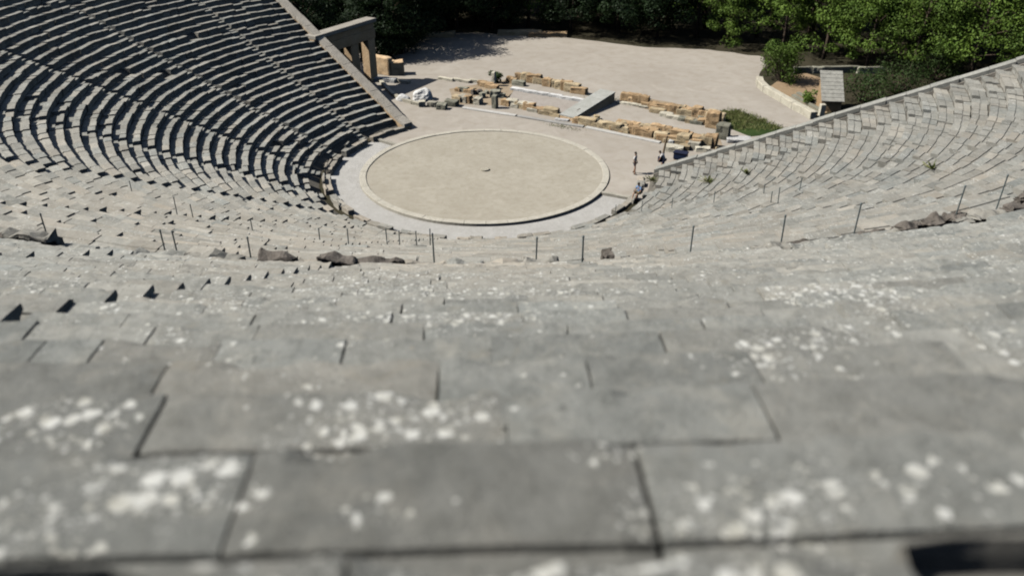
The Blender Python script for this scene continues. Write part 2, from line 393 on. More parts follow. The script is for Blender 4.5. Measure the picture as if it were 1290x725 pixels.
def seat_block(mb, r0, z0, a0, a1, seed, hi=True, ch=.41, chd=1.0, dz=0.0, drr=0.0, tone=0., warm=0., jag=1.0, tlk=1.0):
    rnd = random.Random(seed)
    arc = (a1-a0)*rad(1)*r0
    if hi:
        n = max(3, int(arc/.09)); prof = []
        for d, z in HI:
            if d == -1: d, z = ch-.02, 0
            elif d == -2: d, z = ch, -.006
            elif d == -3: d, z = ch+.008, -.034*chd
            elif d == -4: d, z = min(ch+.07, .76), -.036*chd
            elif d > .5 and z > -.1: z *= chd
            prof.append((d, z))
        lw = .45 if a0 < 0 else 1
        if chd > 5: prof = [(.15, -.50), (.15, -.30), (.09, -.15), (.004, -.095), (0, -.025), (.003*lw, -.004), (.008*lw, 0), (.015*lw, -.003), (.02*lw, -.05), (.022*lw, -.36), (.3, -.36), (.6, -.36), (.8, -.36), (.835, -.36), (.845, -.5)]
    else:
        n = 1; prof = [(.07, -.5), (.07, -.28), (.045, -.15), (0, -.10), (0, 0), (ch, 0), (ch+.03, -.04), (.845, -.04), (.845, -.5)]
    k = len(prof); vs = []; fs = []
    tl = rnd.uniform(-.010, .010)*(1 if hi else 2)*tlk; sk0, sk1 = rnd.uniform(-.006, .006), rnd.uniform(-.006, .006)
    cj = [rnd.uniform(-.03, .03) for _ in range(4)]
    chip0 = rnd.random() < .3; chip1 = rnd.random() < .3
    for j in range(n+1):
        t = j/n; a = a0+(a1-a0)*t
        for d, z in prof:
            aa = a+(deg((sk0*(1-t)+sk1*t)*(d-.4)/r0) if j in (0, n) else 0)
            p = P(r0+d+drr+(cj[0]*(1-t)+cj[1]*t if d < .3 else 0)*(1 if not hi else .4), aa, z0+z+dz+tl*(t-.5)*2+(0 if hi else cj[2]*(1-t)+cj[3]*t)*(z > -.3))
            if hi and z > -.45:
                q = p*1.0
                amp = .004 if d > .03 else .011
                e = noise.noise_vector(q*7)*amp*jag+noise.noise_vector(q*2.3)*.006*jag
                p += e
                if d < .06 and z > -.2:          # worn, chipped front edge
                    c = max(0, noise.noise(Vector((q.x*3.1, q.y*3.1, seed*.37)))-.18)*jag
                    p.z -= c*.09*(1 if z > -.05 else .4)
                    u = Vector((p.x, p.y, 0)).normalized(); p += u*c*.10
                if (j == 0 and chip0) or (j == n and chip1):
                    if z > -.05: p.z -= .008
            vs.append(p)
    for j in range(n):
        for q in range(k-1): fs.append((j*k+q+1, j*k+q, (j+1)*k+q, (j+1)*k+q+1))
    fs.append(tuple(range(k))); fs.append(tuple(range(n*k+k-1, n*k-1, -1)))
    o = len(mb.v); mb.add(vs, fs)
    lich = [lichen_at(p) for p in vs] if hi else [rnd.uniform(0, .38)]*len(vs)
    for key, val in (('tone', [tone]*len(vs)), ('warm', [warm]*len(vs)), ('lichen', lich)):
        mb.a.setdefault(key, []).extend(val)
    return sum(lich)/len(lich)
MAN = {0: [-2.6, (-1.25, -.64), -.27, .15, (.80, 1.35), 1.9], 1: [-2.8, -1.75, -.695, .435, 1.62, 2.3], 2: [-3.1, -2.25, -1.31, .06, 1.10, 2.2],
       3: [-3.5, -2.6, -1.66, -.25, .515, 1.38, 2.35], 4: [-3.6, -2.82, -2.45, -1.7, -.9, .01, 1.11, 2.3], 5: [-3.42, -2.52, -1.73, -.47, .6, 1.64]}
GAPS = {}
def row_spans(r, stairs, seed, manual=None):
    rnd = random.Random(seed); lo, hi = az_range(r)
    hw = deg(ST_HW/r); cuts = [lo]+[s for s in stairs if lo+1 < s < hi-1]+[hi]
    out = []
    for c in range(len(cuts)-1):
        s, e = cuts[c]+(hw if c else 0), cuts[c+1]-(hw if c < len(cuts)-2 else 0)
        if manual and s < -1 < e:
            pts = [s]; 
            for q in manual:
                if isinstance(q, tuple): out.append((pts[-1], q[0])); out.append(q); pts = [q[1]]
                elif s+.3 < q < e-.3: out.append((pts[-1], q)); pts.append(q)
            out.append((pts[-1], e)); continue
        tot = (e-s)*rad(1)*r; n = max(1, round(tot/rnd.uniform(.95, 1.15)))
        ws = [rnd.uniform(.75, 1.25) for _ in range(n)]; k = (e-s)/sum(ws); a = s
        for w in ws: out.append((a, a+w*k)); a += w*k
    return out
allup = []
for i in range(-2, NU):
    for a, b in row_spans(up_r(i)+.4, U_ST, 100+i, MAN.get(i)):
        allup.append((i, a, b))
def in_view(i, a, b):
    if i < 0: return None
    best = None
    for t in (0, .25, .5, .75, 1):
        X, Y, z = proj(P(up_r(i)+(.02 if i == 0 else .15), a+(b-a)*t, up_z(i)))
        if z > .3 and -6 < X < PW+6 and -5 < Y < PH+25: best = z if best is None else min(best, z)
    return best
vis = []
for q in allup:
    z = in_view(*q)
    if z is not None: vis.append((z, q))
vis.sort(); near = [q for z, q in vis[:300]]; nearset = set(near)
print('upper blocks in view', len(vis))
byrow = {}
for q in near: byrow.setdefault(q[0], []).append(q)
rnd = random.Random(11)
CHM = {(2, 4): (.43, 1.0)}
for i in sorted(byrow):
    L = sorted(byrow[i], key=lambda q: q[1])
    for j, (i_, a, b) in enumerate(L):
        mb = MB(); seed = i*57+int((a+60)*31)
        gap = deg(rnd.uniform(.006, .012)/62)
        ch, chd = rnd.uniform(.375, .41), rnd.uniform(.6, 1.1)
        if i == 1: ch, chd = rnd.uniform(.425, .435), 1.0
        if i == 2 and a > .9: ch, chd = .525, .8
        if 3 <= i <= 11 and rnd.random() < .30: ch, chd = min(.74, .42/((1.36+.42*(i-1))/(1.27+.85*(i-1)))+rnd.uniform(.0, .03)), rnd.uniform(.7, 1.3)
        if i == 0 and (-1.3 < a and b < -.6 or .75 < a and b < 1.4): ch, chd = (.065 if a < 0 else .085), 9.5
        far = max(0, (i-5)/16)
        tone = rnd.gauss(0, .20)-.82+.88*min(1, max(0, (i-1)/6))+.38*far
        am = (a+b)/2
        fl = .16*min(1, max(0, (i-3)/4))+rnd.uniform(-.05, .22)*(i > 3)
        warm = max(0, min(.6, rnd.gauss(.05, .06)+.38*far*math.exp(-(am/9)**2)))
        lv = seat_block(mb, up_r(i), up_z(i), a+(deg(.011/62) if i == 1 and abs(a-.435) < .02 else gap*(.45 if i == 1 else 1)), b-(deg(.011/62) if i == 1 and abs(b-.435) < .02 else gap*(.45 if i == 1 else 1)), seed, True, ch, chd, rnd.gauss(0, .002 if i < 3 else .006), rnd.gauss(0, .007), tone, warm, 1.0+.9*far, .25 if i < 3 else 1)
        mb.a['lichen'] = [x+fl for x in mb.a['lichen']]
        o = mb.build('seat_block', M['stone'])
        look = 'thickly lichen-spotted' if lv > .35 else 'lichen-spotted' if lv > .1 else 'bare' if lv < .02 else 'lightly speckled'
        shade = 'pale grey' if tone > .15 else 'dark grey' if tone < -.15 else 'grey'
        where = '%s from left' % ordn(j+1) if len(L) > 1 else 'alone'
        tag(o, '%s %s stone seat slab, %s, %s row from the bottom' % (look, shade, where, ordn(i+1)), 'seat block', 'stone seat slabs of the upper rows')
# all remaining seats, upper and lower
mb = MB()
for q in allup:
    if q in nearset: continue
    i, a, b = q
    if b < -75 or a > 80: continue
    seat_block(mb, up_r(i), up_z(i), a+.008, b-.008, rnd.randint(0, 9999), False, .4, 1, rnd.gauss(0, .012), 0, rnd.gauss(0, .2), max(0, rnd.gauss(.05, .08)))
for k in range(1, NL):
    for a, b in row_spans(lo_r(k)+.4, L_ST, 300+k):
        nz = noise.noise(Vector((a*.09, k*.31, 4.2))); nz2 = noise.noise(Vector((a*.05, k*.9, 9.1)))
        if rnd.random() < (.05 if nz > .42 else .004): continue
        am = (a+b)/2
        warm = max(0, rnd.gauss(.20, .10)+.20*math.exp(-((am+8)/26)**2)*(.7+.6*noise.noise(Vector((am*.1, k*.2, 0)))))
        chip = rnd.random() < (.05 if k > 3 else .3)
        tone = rnd.gauss(.14, .24)-(.34+.3*nz if am < -75 and k > 8 else 0)+.16*math.exp(-((am+5)/25)**2)-(.08 if am > 35 else 0)  # far left rows get a darker stone colour in place of shade
        g = deg(rnd.uniform(.005, .02)/lo_r(k))
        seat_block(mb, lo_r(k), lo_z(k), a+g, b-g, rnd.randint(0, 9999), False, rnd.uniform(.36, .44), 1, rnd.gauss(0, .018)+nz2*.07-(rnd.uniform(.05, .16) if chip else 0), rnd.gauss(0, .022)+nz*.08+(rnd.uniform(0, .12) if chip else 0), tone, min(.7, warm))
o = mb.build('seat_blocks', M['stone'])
tag(o, 'weathered grey stone seat blocks curving in rows around the orchestra', 'stone seats', None, 'stuff')

# front row of honour seats, many broken
cnt = 0
spans = row_spans(12.9, L_ST, 77)
labs = []
for n_, (a, b) in enumerate(spans):
    mb = MB(); seed = 900+n_
    w = (b-a)*rad(1)*12.6-.03; broken = rnd.random()
    am = (a+b)/2; lefty = am < -48
    h = rnd.uniform(.3, .42) if lefty else rnd.uniform(.04, .26)
    back = (0 if broken < .35 else rnd.uniform(.2, .38) if broken > .6 else rnd.uniform(.08, .2)) if lefty else (rnd.uniform(.1, .22) if broken > .75 else 0)
    vs, fs = rough_block(w, .5, h+.2, seed, 2, .05, .05); mb.add([v+Vector((0, 0.25, -.2)) for v in vs], fs)
    if back:
        vs, fs = rough_block(w*rnd.uniform(.7, 1), .16, h+back+.1, seed+1, 2, .05, .08, .2); mb.add([v+Vector((0, .56, -.1)) for v in vs], fs)
    m_ = len(mb.v); wm = rnd.uniform(.1, .75); mb.a = {'tone': [rnd.gauss(-.1, .25)]*m_, 'warm': [wm]*m_, 'lichen': [.1]*m_}
    o = mb.build('honour_seat', M['stone']); am = (a+b)/2
    o.location = P(12.45, am, 0); o.rotation_euler = (0, 0, rad(am)+PI)
    # local +y must point outwards (away from the orchestra)
    state = 'backless worn' if back == 0 else 'high-backed' if back > .2 else 'broken-backed'
    tag(o, '%s %s stone seat beside the orchestra walkway, %s from left in the front row' % (state, 'reddish' if wm > .42 else 'grey', ordn(n_+1)), 'front seat', 'front-row seats around the orchestra walkway')

# ------------------------------------------------------------------ staircases
def staircase(az, rows, rf, zf, rise, label, hw=ST_HW-.015, drop=(.30, .10)):
    mb = MB(); rnd_ = random.Random(int(az*10)+500)
    for k in rows:
        for h, (d0, d1) in enumerate(((0.0, .425), (.425, .85))):
            r0, r1 = rf(k)+d0+.05, rf(k)+d1+.06
            z = zf(k)-drop[h]*(rnd_.uniform(.55, 1.1) if k < 8 or rf is lo_r else rnd_.uniform(.15, .8))+rnd_.gauss(0, .012)
            if az_range(r0)[0] > az or az_range(r0)[1] < az: continue
            d = deg(hw/r0); vs = []
            for a in (az-d, az, az+d):
                for r, zz in ((r0+.02, z-.4), (r0, z-.02), (r0+.02, z), (r1, z+.005), (r1, z-.4)):
                    vs.append(P(r, a, zz+rnd_.uniform(-.008, .008)))
            fs = []
            for j in range(2):
                for q in range(4): fs.append((j*5+q+1, j*5+q, (j+1)*5+q, (j+1)*5+q+1))
            fs += [(0, 1, 2, 3, 4), (14, 13, 12, 11, 10)]
            mb.add(vs, fs); mb.a.setdefault('tone', []).extend([rnd_.gauss(0, .2)]*15); mb.a.setdefault('warm', []).extend([.1]*15); mb.a.setdefault('lichen', []).extend([.15]*15)
    if mb.v:
        o = mb.build('staircase', M['stone']); tag(o, label, 'staircase', 'stone staircases between the seat wedges')
for n_, az in enumerate(L_ST):
    staircase(az, range(0, NL), lo_r, lo_z, RISE_L, 'narrow stone staircase between wedges of lower seats, %s from the left wall' % ordn(n_+1))
ups = [s for s in U_ST if -40 < s < 40]
for n_, az in enumerate(ups):
    k = ups.index(az)-[j for j, s in enumerate(ups) if s < 0][-1]
    lab = {0: 'worn stone staircase through the near upper seats, passing left of the viewer', 1: 'worn stone staircase through the near upper seats, passing right of the viewer'}.get(k)
    if lab is None: lab = 'stone staircase through upper seats, %s to the %s of the viewer' % (ordn(abs(k)+1 if k < 0 else k), 'left' if k < 0 else 'right')
    staircase(az, range(-1, NU), up_r, up_z, RISE_U, lab, drop=(.05, .005) if k == 1 else (.30, .10))

# ------------------------------------------------------------------ retaining walls of the seats
def surf_z(r):
    if r < 13: return .5
    if r <= 42.2: return .45+.4765*(r-13.3)
    if r <= 44.6: return Z_DIA+(r-42.2)*.5
    return up_z(21)+.4941*(r-44.88)
def retaining(A, D, side, label, Lmax, lift=.20, i_in=-.42, i_out=.48, cmat='coping', jit=.015, bmat='masonry'):
    e = empty('retaining_wall', (A.x, A.y, 0)); tag(e, label, 'retaining wall', 'retaining walls closing the seats')
    n = Vector((-D.y, D.x)); n = n if n.y > 0 else -n           # outward, to the stage side
    cop = MB(); mas = MB(); L = -0.9; rnd_ = random.Random(side)
    while L < Lmax:
        w = rnd_.uniform(1.1, 1.7)
        def top(l):
            q = A+D*l; return max(.55, surf_z(max(q.length, 13))+lift)
        z0, z1 = top(L), top(L+w-.02); dzz = rnd_.gauss(0, jit)
        def pt(l, o_, z): q = D*l+n*o_; return (q.x, q.y, z)
        a, b = L, L+w-.025; i0, i1 = i_in+rnd_.gauss(0, jit), i_out+rnd_.gauss(0, jit)
        vs = [pt(a, i0, z0-.32+dzz), pt(b, i0, z1-.32+dzz), pt(b, i1, z1-.32+dzz), pt(a, i1, z0-.32+dzz), pt(a, i0, z0+dzz), pt(b, i0, z1+dzz), pt(b, i1, z1+dzz), pt(a, i1, z0+dzz)]
        F6 = [(0, 3, 2, 1), (4, 5, 6, 7), (0, 1, 5, 4), (1, 2, 6, 5), (2, 3, 7, 6), (3, 0, 4, 7)]
        cop.add(vs, F6)
        a, b = L, L+w
        vs = [pt(a, -.38, -.3), pt(b, -.38, -.3), pt(b, .40, -.3), pt(a, .40, -.3), pt(a, -.38, z0-.33), pt(b, -.38, z1-.33), pt(b, .40, z1-.33), pt(a, .40, z0-.33)]
        mas.add(vs, F6); L += w
    mas.build('masonry', M[bmat], e); cop.a = {'tone': [rnd_.gauss(.1, .1) for _ in cop.v], 'warm': [.1]*len(cop.v), 'lichen': [.15]*len(cop.v)}; cop.build('coping', M[cmat], e)
    # buttress piers on the outer face
    for l in range(6, int(Lmax), 6):
        q = A+D*l; z = surf_z(q.length)-.6
        if z < 1.2: continue
        b_ = MB(); pts = []
        for (dl, o_) in ((-.35, .40), (.35, .40), (.35, 1.0), (-.35, 1.0)):
            v = D*(l+dl)+n*o_; pts.append(v)
        b_.add([(v.x, v.y, -.2) for v in pts]+[(v.x, v.y, z if k < 2 else z-.5) for k, v in enumerate(pts)], F6)
        b_.build('buttress', M['masonry'], e)
retaining(WL_A, WL_D, 1, 'sloping retaining wall with pale coping closing the shaded seats on the left', 54)
retaining(WR_A, WR_D, 2, 'sloping retaining wall with grey coping closing the sunlit seats on the right', 54, .10, -.30, .42, 'stone', .035, 'coping')

# ------------------------------------------------------------------ broken parapet blocks along the terrace
RAG = [  # pixel x range, height m, near row?, darkness tone, lump
    (-8, 22, .30, 1, 'dark'), (24, 80, .52, 1, 'brown'), (86, 130, .18, 1, 'pale'), (138, 184, .22, 0, 'pale'), (182, 236, .30, 1, 'pale'), (240, 311, .30, 1, 'brown'), (313, 330, .16, 1, 'pale'),
    (332, 377, .40, 1, 'dark'), (380, 404, .20, 1, 'rosy'), (408, 452, .42, 1, 'dark'), (453, 511, .36, 1, 'dark'), (514, 560, .22, 1, 'rosy'), (563, 608, .24, 1, 'pale'), (611, 655, .2, 1, 'rosy'), (658, 702, .28, 1, 'brown'),
    (757, 768, .46, 1, 'dark'), (800, 850, .12, 1, 'pale'), (905, 940, .24, 1, 'pale'), (945, 985, .30, 1, 'brown'), (990, 1040, .22, 1, 'pale'), (1044, 1096, .24, 1, 'pale'), (1098, 1122, .24, 1, 'brown'), (1122, 1150, .46, 1, 'dark'), (1152, 1190, .55, 1, 'dark'),
    (1194, 1214, .32, 1, 'brown'), (1216, 1250, .34, 1, 'brown'), (1256, 1302, .50, 1, 'dark'),
    (908, 932, .32, 0, 'brown'), (946, 970, .42, 0, 'dark'), (974, 1014, .52, 0, 'dark'), (1062, 1108, .44, 0, 'dark'), (1183, 1202, .5, 0, 'dark'), (1203, 1224, .42, 0, 'brown'), (1276, 1310, .62, 0, 'dark'), (0, 26, .36, 0, 'brown'), (28, 50, .34, 0, 'brown'), (255, 285, .3, 0, 'rosy'), (1020, 1050, .3, 0, 'pale'), (1120, 1170, .28, 0, 'pale')]
kk = {0: 0, 1: 0}
for n_, (x0, x1, h, nr, tn) in enumerate(sorted(RAG)):
    r, z = (45.05, up_z(21)-.02) if nr else (42.35, Z_DIA-.02)
    a0, a1 = az_for_px(x0, r, z), az_for_px(x1, r, z); w = (a1-a0)*rad(1)*r
    mb = MB(); vs, fs = rough_block(max(.22, w), .42 if nr else .5, h*(.72 if x0 > 900 else .9), 1300+n_*3, 7, .06, .08, .7 if w > .5 else .1, .8)
    vs = [Vector((v.x, v.y+(.24*(1-min(1, v.z/h))*(0))+(.30*max(0, min(1, (.62*h-v.z)/(.12*h)))*(1 if v.y < .05 else 0) if tn in ('dark', 'brown') else 0), v.z)) for v in vs]; mb.add(vs, fs)
    m_ = len(mb.v); dk = {'dark': -.9, 'brown': -.25, 'pale': .15, 'rosy': .15}[tn]
    mb.a = {'tone': [dk]*m_, 'warm': [{'dark': .05, 'brown': .25, 'pale': .1, 'rosy': .55}[tn]]*m_, 'lichen': [.22 if tn == 'pale' else .02]*m_}
    o = mb.build('broken_block', M['ragged' if tn == 'dark' else 'stone']); am = (a0+a1)/2; o.location = P(r+.28, am, z); o.rotation_euler = (0, 0, rad(am))
    kk[nr] += 1
    tag(o, '%s broken parapet block, %s from left along the %s edge of the middle terrace' % ({'dark': 'dark craggy', 'brown': 'low brown', 'pale': 'pale weathered', 'rosy': 'rosy worn'}[tn], ordn(kk[nr]), 'upper' if nr else 'lower'), 'broken block', 'broken blocks along the middle terrace')
mb = MB(); vs, fs = rough_block(.22, .2, .3, 71, 3, .06, .1, .2); mb.add(vs, fs)
o = mb.build('white_stone', M['white']); a_ = az_for_px(757, 45.5, 15.8); o.location = P(45.5, a_, up_z(21)-.02+.0); tag(o, 'small white upright stone beside the dark cube on the terrace edge', 'stone')

# ------------------------------------------------------------------ metal rope posts
POSTS = [(58, 297, 269, 'r'), (207, 313, 289, 'r'), (222, 312, 291, 'r'), (315, 314, 298, 'r'), (547, 319, 293, 'r'), (675, 314, 298, 'r'), (733, 331, 297, 'u'), (870, 305, 284, 'r'), (985, 294, 270, 'r'),
         (1077, 287, 256, 'r'), (1206, 256, 233, 'r'), (1259, 245, 217, 'r'), (166, 241, 228, 'l'), (223, 269, 248, 'l'), (243, 273, 257, 'l'), (318, 290, 275, 'l'), (403, 303, 287, 'l'), (439, 306, 288, 'l'),
         (488, 309, 288, 'l'), (503.6, 309, 290, 'l'), (525, 310, 291, 'l'), (542, 310, 288, 'l'), (775, 270, 258, 'l'), (808, 266, 253, 'l'), (846, 262, 249, 'l'), (899, 255, 241, 'l'), (962, 244, 232, 'l'), (971, 255, 241, 'l'), (980, 255, 236, 'l'), (1007, 241, 224, 'l')]
def lower_hit(px, py):
    d = ray(px, py); best = None
    for s in range(400, 2400):
        p = EYE+d*(s*.04); r = math.hypot(p.x, p.y)
        if r > 42.2: continue
        k = int((r-13.3)/DEP)
        if r < 13.3: return p, 0.0
        if p.z <= lo_z(k): return P(r, deg(math.atan2(p.x, -p.y)), lo_z(k)), lo_z(k)
    return None, 0
nn = {'r': 0, 'l': 0, 'u': 0}
for px, yb, yt, kd in sorted(POSTS):
    if kd == 'r': z = Z_DIA; p = P(42.5, az_for_px(px, 42.5, z+.5), z)
    elif kd == 'u': p = P(45.6, az_for_px(px, 45.6, up_z(21)), up_z(21))
    else:
        p, z = lower_hit(px, yb)
        if p is None: continue
    X, Y, dep = proj(p)
    # height so that the top reaches the surveyed line of sight
    lo_, hi_ = .2, 2.0
    for _ in range(30):
        m_ = (lo_+hi_)/2
        if proj(p+Vector((0, 0, m_)))[1] > yt: lo_ = m_
        else: hi_ = m_
    h = min(1.4, lo_)
    e = empty('rope_post', p-Vector((0, 0, .05))); e.rotation_euler = (rad(random.uniform(-1.5, 1.5)), rad(random.uniform(-2, 2)), 0)
    r_ = .023 if kd != 'l' else .024
    a = MB(); tube(a, [(0, 0, 0), (0, 0, h)], [r_, r_], 10); a.build('rod', M['metal'], e)
    b = MB(); tube(b, [(0, 0, h-.0), (0, 0, h+.03), (0, 0, h+.06)], [r_*1.35, r_*1.35, r_*.5], 10); b.build('cap', M['metal'], e)
    nn[kd] += 1
    lab = {'r': 'thin grey metal post on the middle terrace, %s from left' % ordn(nn[kd]), 'l': 'thin metal post among the lower seats, %s from left' % ordn(nn[kd]), 'u': 'tall thin metal post on the terrace edge left of the dark cube-shaped stone'}[kd]
    tag(e, lab, 'metal post', 'metal posts standing among the seats')

# ------------------------------------------------------------------ stage ruins
SU = math.atan2(-.475, .88)
def ruin(px, py, w, d, h, m, label, rz=0.0, name='ruin_block', cat='stone block', group='loose blocks of the ruined stage', lump=.15, seed=[0], z=0.0):
    seed[0] += 1
    mb = MB(); vs, fs = rough_block(w, d, h+.05, 40+seed[0]*1.7, 3, .05+.03*min(w, h), .08, lump); mb.add(vs, fs)
    o = mb.build(name, M[m]); p = G(px, py, z); o.location = (p.x, p.y, z-.05); o.rotation_euler = (0, 0, SU+rz); tag(o, label, cat, group); return o
CN = {'orange': 'orange', 'tan': 'tan', 'pale': 'pale', 'greyb': 'grey-green'}
rr = random.Random(21)
def course(pts, n, wr, hr, dr, mats, where, cat_group, skip=(), tall=None):
    tot = 0; L = []
    P2 = [Vector(p) for p in pts]
    for k in range(n):
        t = (k+.5)/n*(len(P2)-1); i = min(int(t), len(P2)-2); q = P2[i].lerp(P2[i+1], t-i)
        if k in skip: continue
        L.append((q, rr.choice(mats)))
    for j, (q, m) in enumerate(L):
        h = rr.uniform(*hr)*rr.choice([.6, .85, 1, 1, 1.15])
        if tall and j in tall: h *= 1.5
        h = max(h, .4)
        size = 'tall' if h > .85 else 'low' if h < .45 else 'squat'
        ruin(q.x+rr.uniform(-1.2, 1.2), q.y+rr.uniform(-.6, .6), rr.uniform(*wr)*rr.choice([1.1, 1.3, 1.8]), rr.uniform(*dr), h*.85, m, '%s %s rough block, %s from left in the %s' % (size, CN[m], ordn(j+1), where), rr.uniform(-.06, .06), group=cat_group)
g1 = 'blocks of the stage ruins'
course([(636, 131.5), (704, 147)], 12, (.75, 1.1), (.45, .75), (.55, .8), ['tan', 'orange', 'tan', 'pale'], 'front course left of the ramp', g1)
course([(652, 100), (734, 118)], 10, (.9, 1.15), (.9, 1.1), (.6, .8), ['tan', 'orange', 'tan'], 'back course left of the ramp', g1)
course([(641, 102), (656, 108)], 3, (.5, .9), (.4, .7), (.5, .7), ['orange', 'greyb'], 'left end of the back course', g1)
course([(725, 154), (775, 165), (830, 173)], 16, (.8, 1.1), (.55, .95), (.6, .8), ['tan', 'orange', 'tan', 'orange'], 'front course right of the ramp', g1)
course([(782, 158), (830, 166), (868, 172)], 9, (.6, 1.0), (.5, .95), (.5, .7), ['orange', 'tan', 'orange'], 'second course right of the ramp', g1)
course([(828, 175), (870, 183), (898, 186)], 9, (.9, 1.3), (.7, 1.2), (.7, 1.0), ['orange', 'orange', 'tan'], 'right end of the front course', g1)
course([(790, 127), (825, 137), (862, 144), (905, 152)], 17, (.8, 1.15), (.8, 1.2), (.6, .9), ['orange', 'tan', 'orange'], 'back course right of the ramp', g1)
course([(822, 141), (860, 152), (890, 158)], 7, (.5, .9), (.3, .7), (.5, .8), ['orange', 'tan', 'pale', 'greyb'], 'inner rubble right of the ramp', g1)
course([(575, 115), (600, 117)], 4, (.5, .9), (.4, .7), (.5, .8), ['orange', 'greyb', 'tan'], 'upper heap right of the white mound', g1)
course([(574, 127), (606, 131)], 5, (.6, .9), (.6, .95), (.6, .8), ['tan', 'orange', 'pale'], 'lower heap right of the white mound', g1)
course([(604, 107), (624, 112)], 3, (.6, .9), (.4, .6), (.5, .8), ['tan', 'orange'], 'short course left of the slim pillar', g1)
ruin(557, 137, 1.0, .8, .55, 'greyb', 'dark grey-green block at the front corner near the white mound', .2)
ruin(569, 133, 1.3, .8, .6, 'greyb', 'wide grey-green block beside the lower rubble heap', .1)
ruin(545, 134, .9, .7, .5, 'pale', 'pale cut block in front of the white mound', .2)
ruin(532, 134, .7, .6, .55, 'pale', 'pale upright block at the end of the curved kerb', .5)
ruin(910, 174, 1.2, .9, 1.35, 'greyb', 'tall grey-green pier at the right end of the stage ruins', 0, lump=.05)
ruin(898, 160, 1.3, 1.0, 1.5, 'orange', 'big orange corner pier at the right end of the back course', 0, lump=.1)
ruin(624, 122, 1.1, .9, .7, 'greyb', 'dark brown block lying behind the olive pillar stub', .4)
ruin(623.5, 136, .55, .5, 1.3, 'greyb', 'slim olive pillar stub standing before the dark block', 0, lump=0)
ruin(622, 108, .4, .4, 1.5, 'pale', 'slim whitish-blue marble pillar at the back of the stage ruins', 0, lump=0)
ruin(849, 190, 1.6, .9, .45, 'pale', 'long pale block near the leaning wooden pole', .1)
ruin(862, 188, 1.0, .7, .4, 'tan', 'flat yellowish block behind the dark blue crate', .2)
ruin(874, 187, 1.0, .7, .6, 'pale', 'pinkish pale block right of the dark blue crate', .1)
ruin(885, 190, 1.3, .7, .35, 'pale', 'low pale slab beside the right wall coping', .3)
ruin(845, 185, .5, .5, .6, 'white', 'small white stone beside the leaning wooden pole', 0)
for n_, (px, py, w) in enumerate([(652, 114, 1.6), (668, 117, 1.6), (684, 119.5, 1.5), (700, 122, 1.5), (714, 125, 1.5), (728, 127, 1.3)]):
    ruin(px, py, w, .5, .28, 'white', 'white marble sill slab, %s from left behind the stage floor' % ordn(n_+1), 0, 'marble_slab', 'marble slab', 'white marble slabs left of the ramp', lump=0)
for n_, (px, py, w) in enumerate([(786, 131, 1.4), (800, 133, 1.4), (814, 136, 1.4)]):
    ruin(px, py, w, .5, .22, 'pale', 'bleached sill slab right of the ramp, %s from left' % ordn(n_+1), 0, 'marble_slab', 'marble slab', 'bleached slabs right of the ramp', lump=0)
for n_, (px, py, w) in enumerate([(562, 101, 2.0), (582, 103, 2.0), (602, 104, 2.0)]):
    ruin(px, py, w, .45, .3, 'pale', 'pale kerb stone lying at the clearing edge, %s from left' % ordn(n_+1), 0, 'kerb_stone', 'kerb stone', 'kerb stones at the clearing edge', lump=0)
# sunken floors of the stage rooms
def sheet(name, pix, m, z):
    mb = MB(); mb.add([G(x, y, z) for x, y in pix], [tuple(range(len(pix)))[::-1]]); tag(mb.build(name, M[m]), kind='structure')
M['ruinsoil'] = earth_material('ruin_soil', (0.33, 0.25, 0.17), (0.40, 0.32, 0.23), (0.24, 0.19, 0.11), 0.8)
M['stagefloor'] = earth_material('stage_floor', (0.36, 0.32, 0.28), (0.42, 0.38, 0.34), (0.30, 0.26, 0.22), 0.5)
sheet('stage_floor', [(648, 114), (736, 130), (716, 142), (636, 126)], 'stagefloor', .012)
sheet('stage_floor', [(772, 128), (905, 158), (895, 172), (738, 148)], 'sand', .010)
sheet('dirt_floor', [(966, 112), (985, 98), (1015, 92), (1040, 100), (1042, 142), (1022, 146), (990, 127)], 'dirt', .014)
sheet('lawn', [(905, 141), (928, 139), (960, 152), (992, 164), (985, 168), (945, 172), (915, 160)], 'bush', .016)
# low foundation line of the stage front
for n_, (a, b, lab) in enumerate([((583, 136), (650, 146), 'low worn foundation kerb before the stage, left stretch'), ((652, 146.5), (735, 160), 'low worn foundation kerb before the stage, middle stretch'), ((738, 160.5), (832, 180), 'low worn foundation kerb before the stage, right stretch')]):
    p, q = G(*a), G(*b); d = (q-p); L = d.length
    mb = MB(); vs, fs = rough_block(L, .55, .12, 300+n_, 5, .03, 0); mb.add(vs, fs)
    o = mb.build('foundation_kerb', M['paving']); o.location = (p+q)/2-Vector((0, 0, .02)); o.rotation_euler = (0, 0, math.atan2(d.y, d.x)); tag(o, lab, 'kerb', 'foundation kerbs before the stage')
sheet('dirt_floor', [(566, 112), (640, 100), (648, 112), (636, 133), (572, 131)], 'ruinsoil', .012)
sheet('dirt_floor', [(772, 158), (880, 174), (905, 170), (912, 188), (850, 183), (775, 168)], 'ruinsoil', .016)
sheet('dirt_floor', [(785, 118), (850, 130), (912, 146), (905, 158), (850, 147), (785, 130)], 'ruinsoil', .018)
rr2 = random.Random(99); RUB = []
for (x0, y0), (x1, y1), n in (((570, 113), (640, 125), 9), ((640, 130), (700, 146), 4), ((730, 148), (790, 160), 6), ((780, 160), (905, 184), 14), ((795, 122), (905, 156), 14)):
    for _ in range(n):
        t = rr2.random(); RUB.append((x0+(x1-x0)*t, y0+(y1-y0)*t+rr2.uniform(-4, 4)))
RUB.sort()
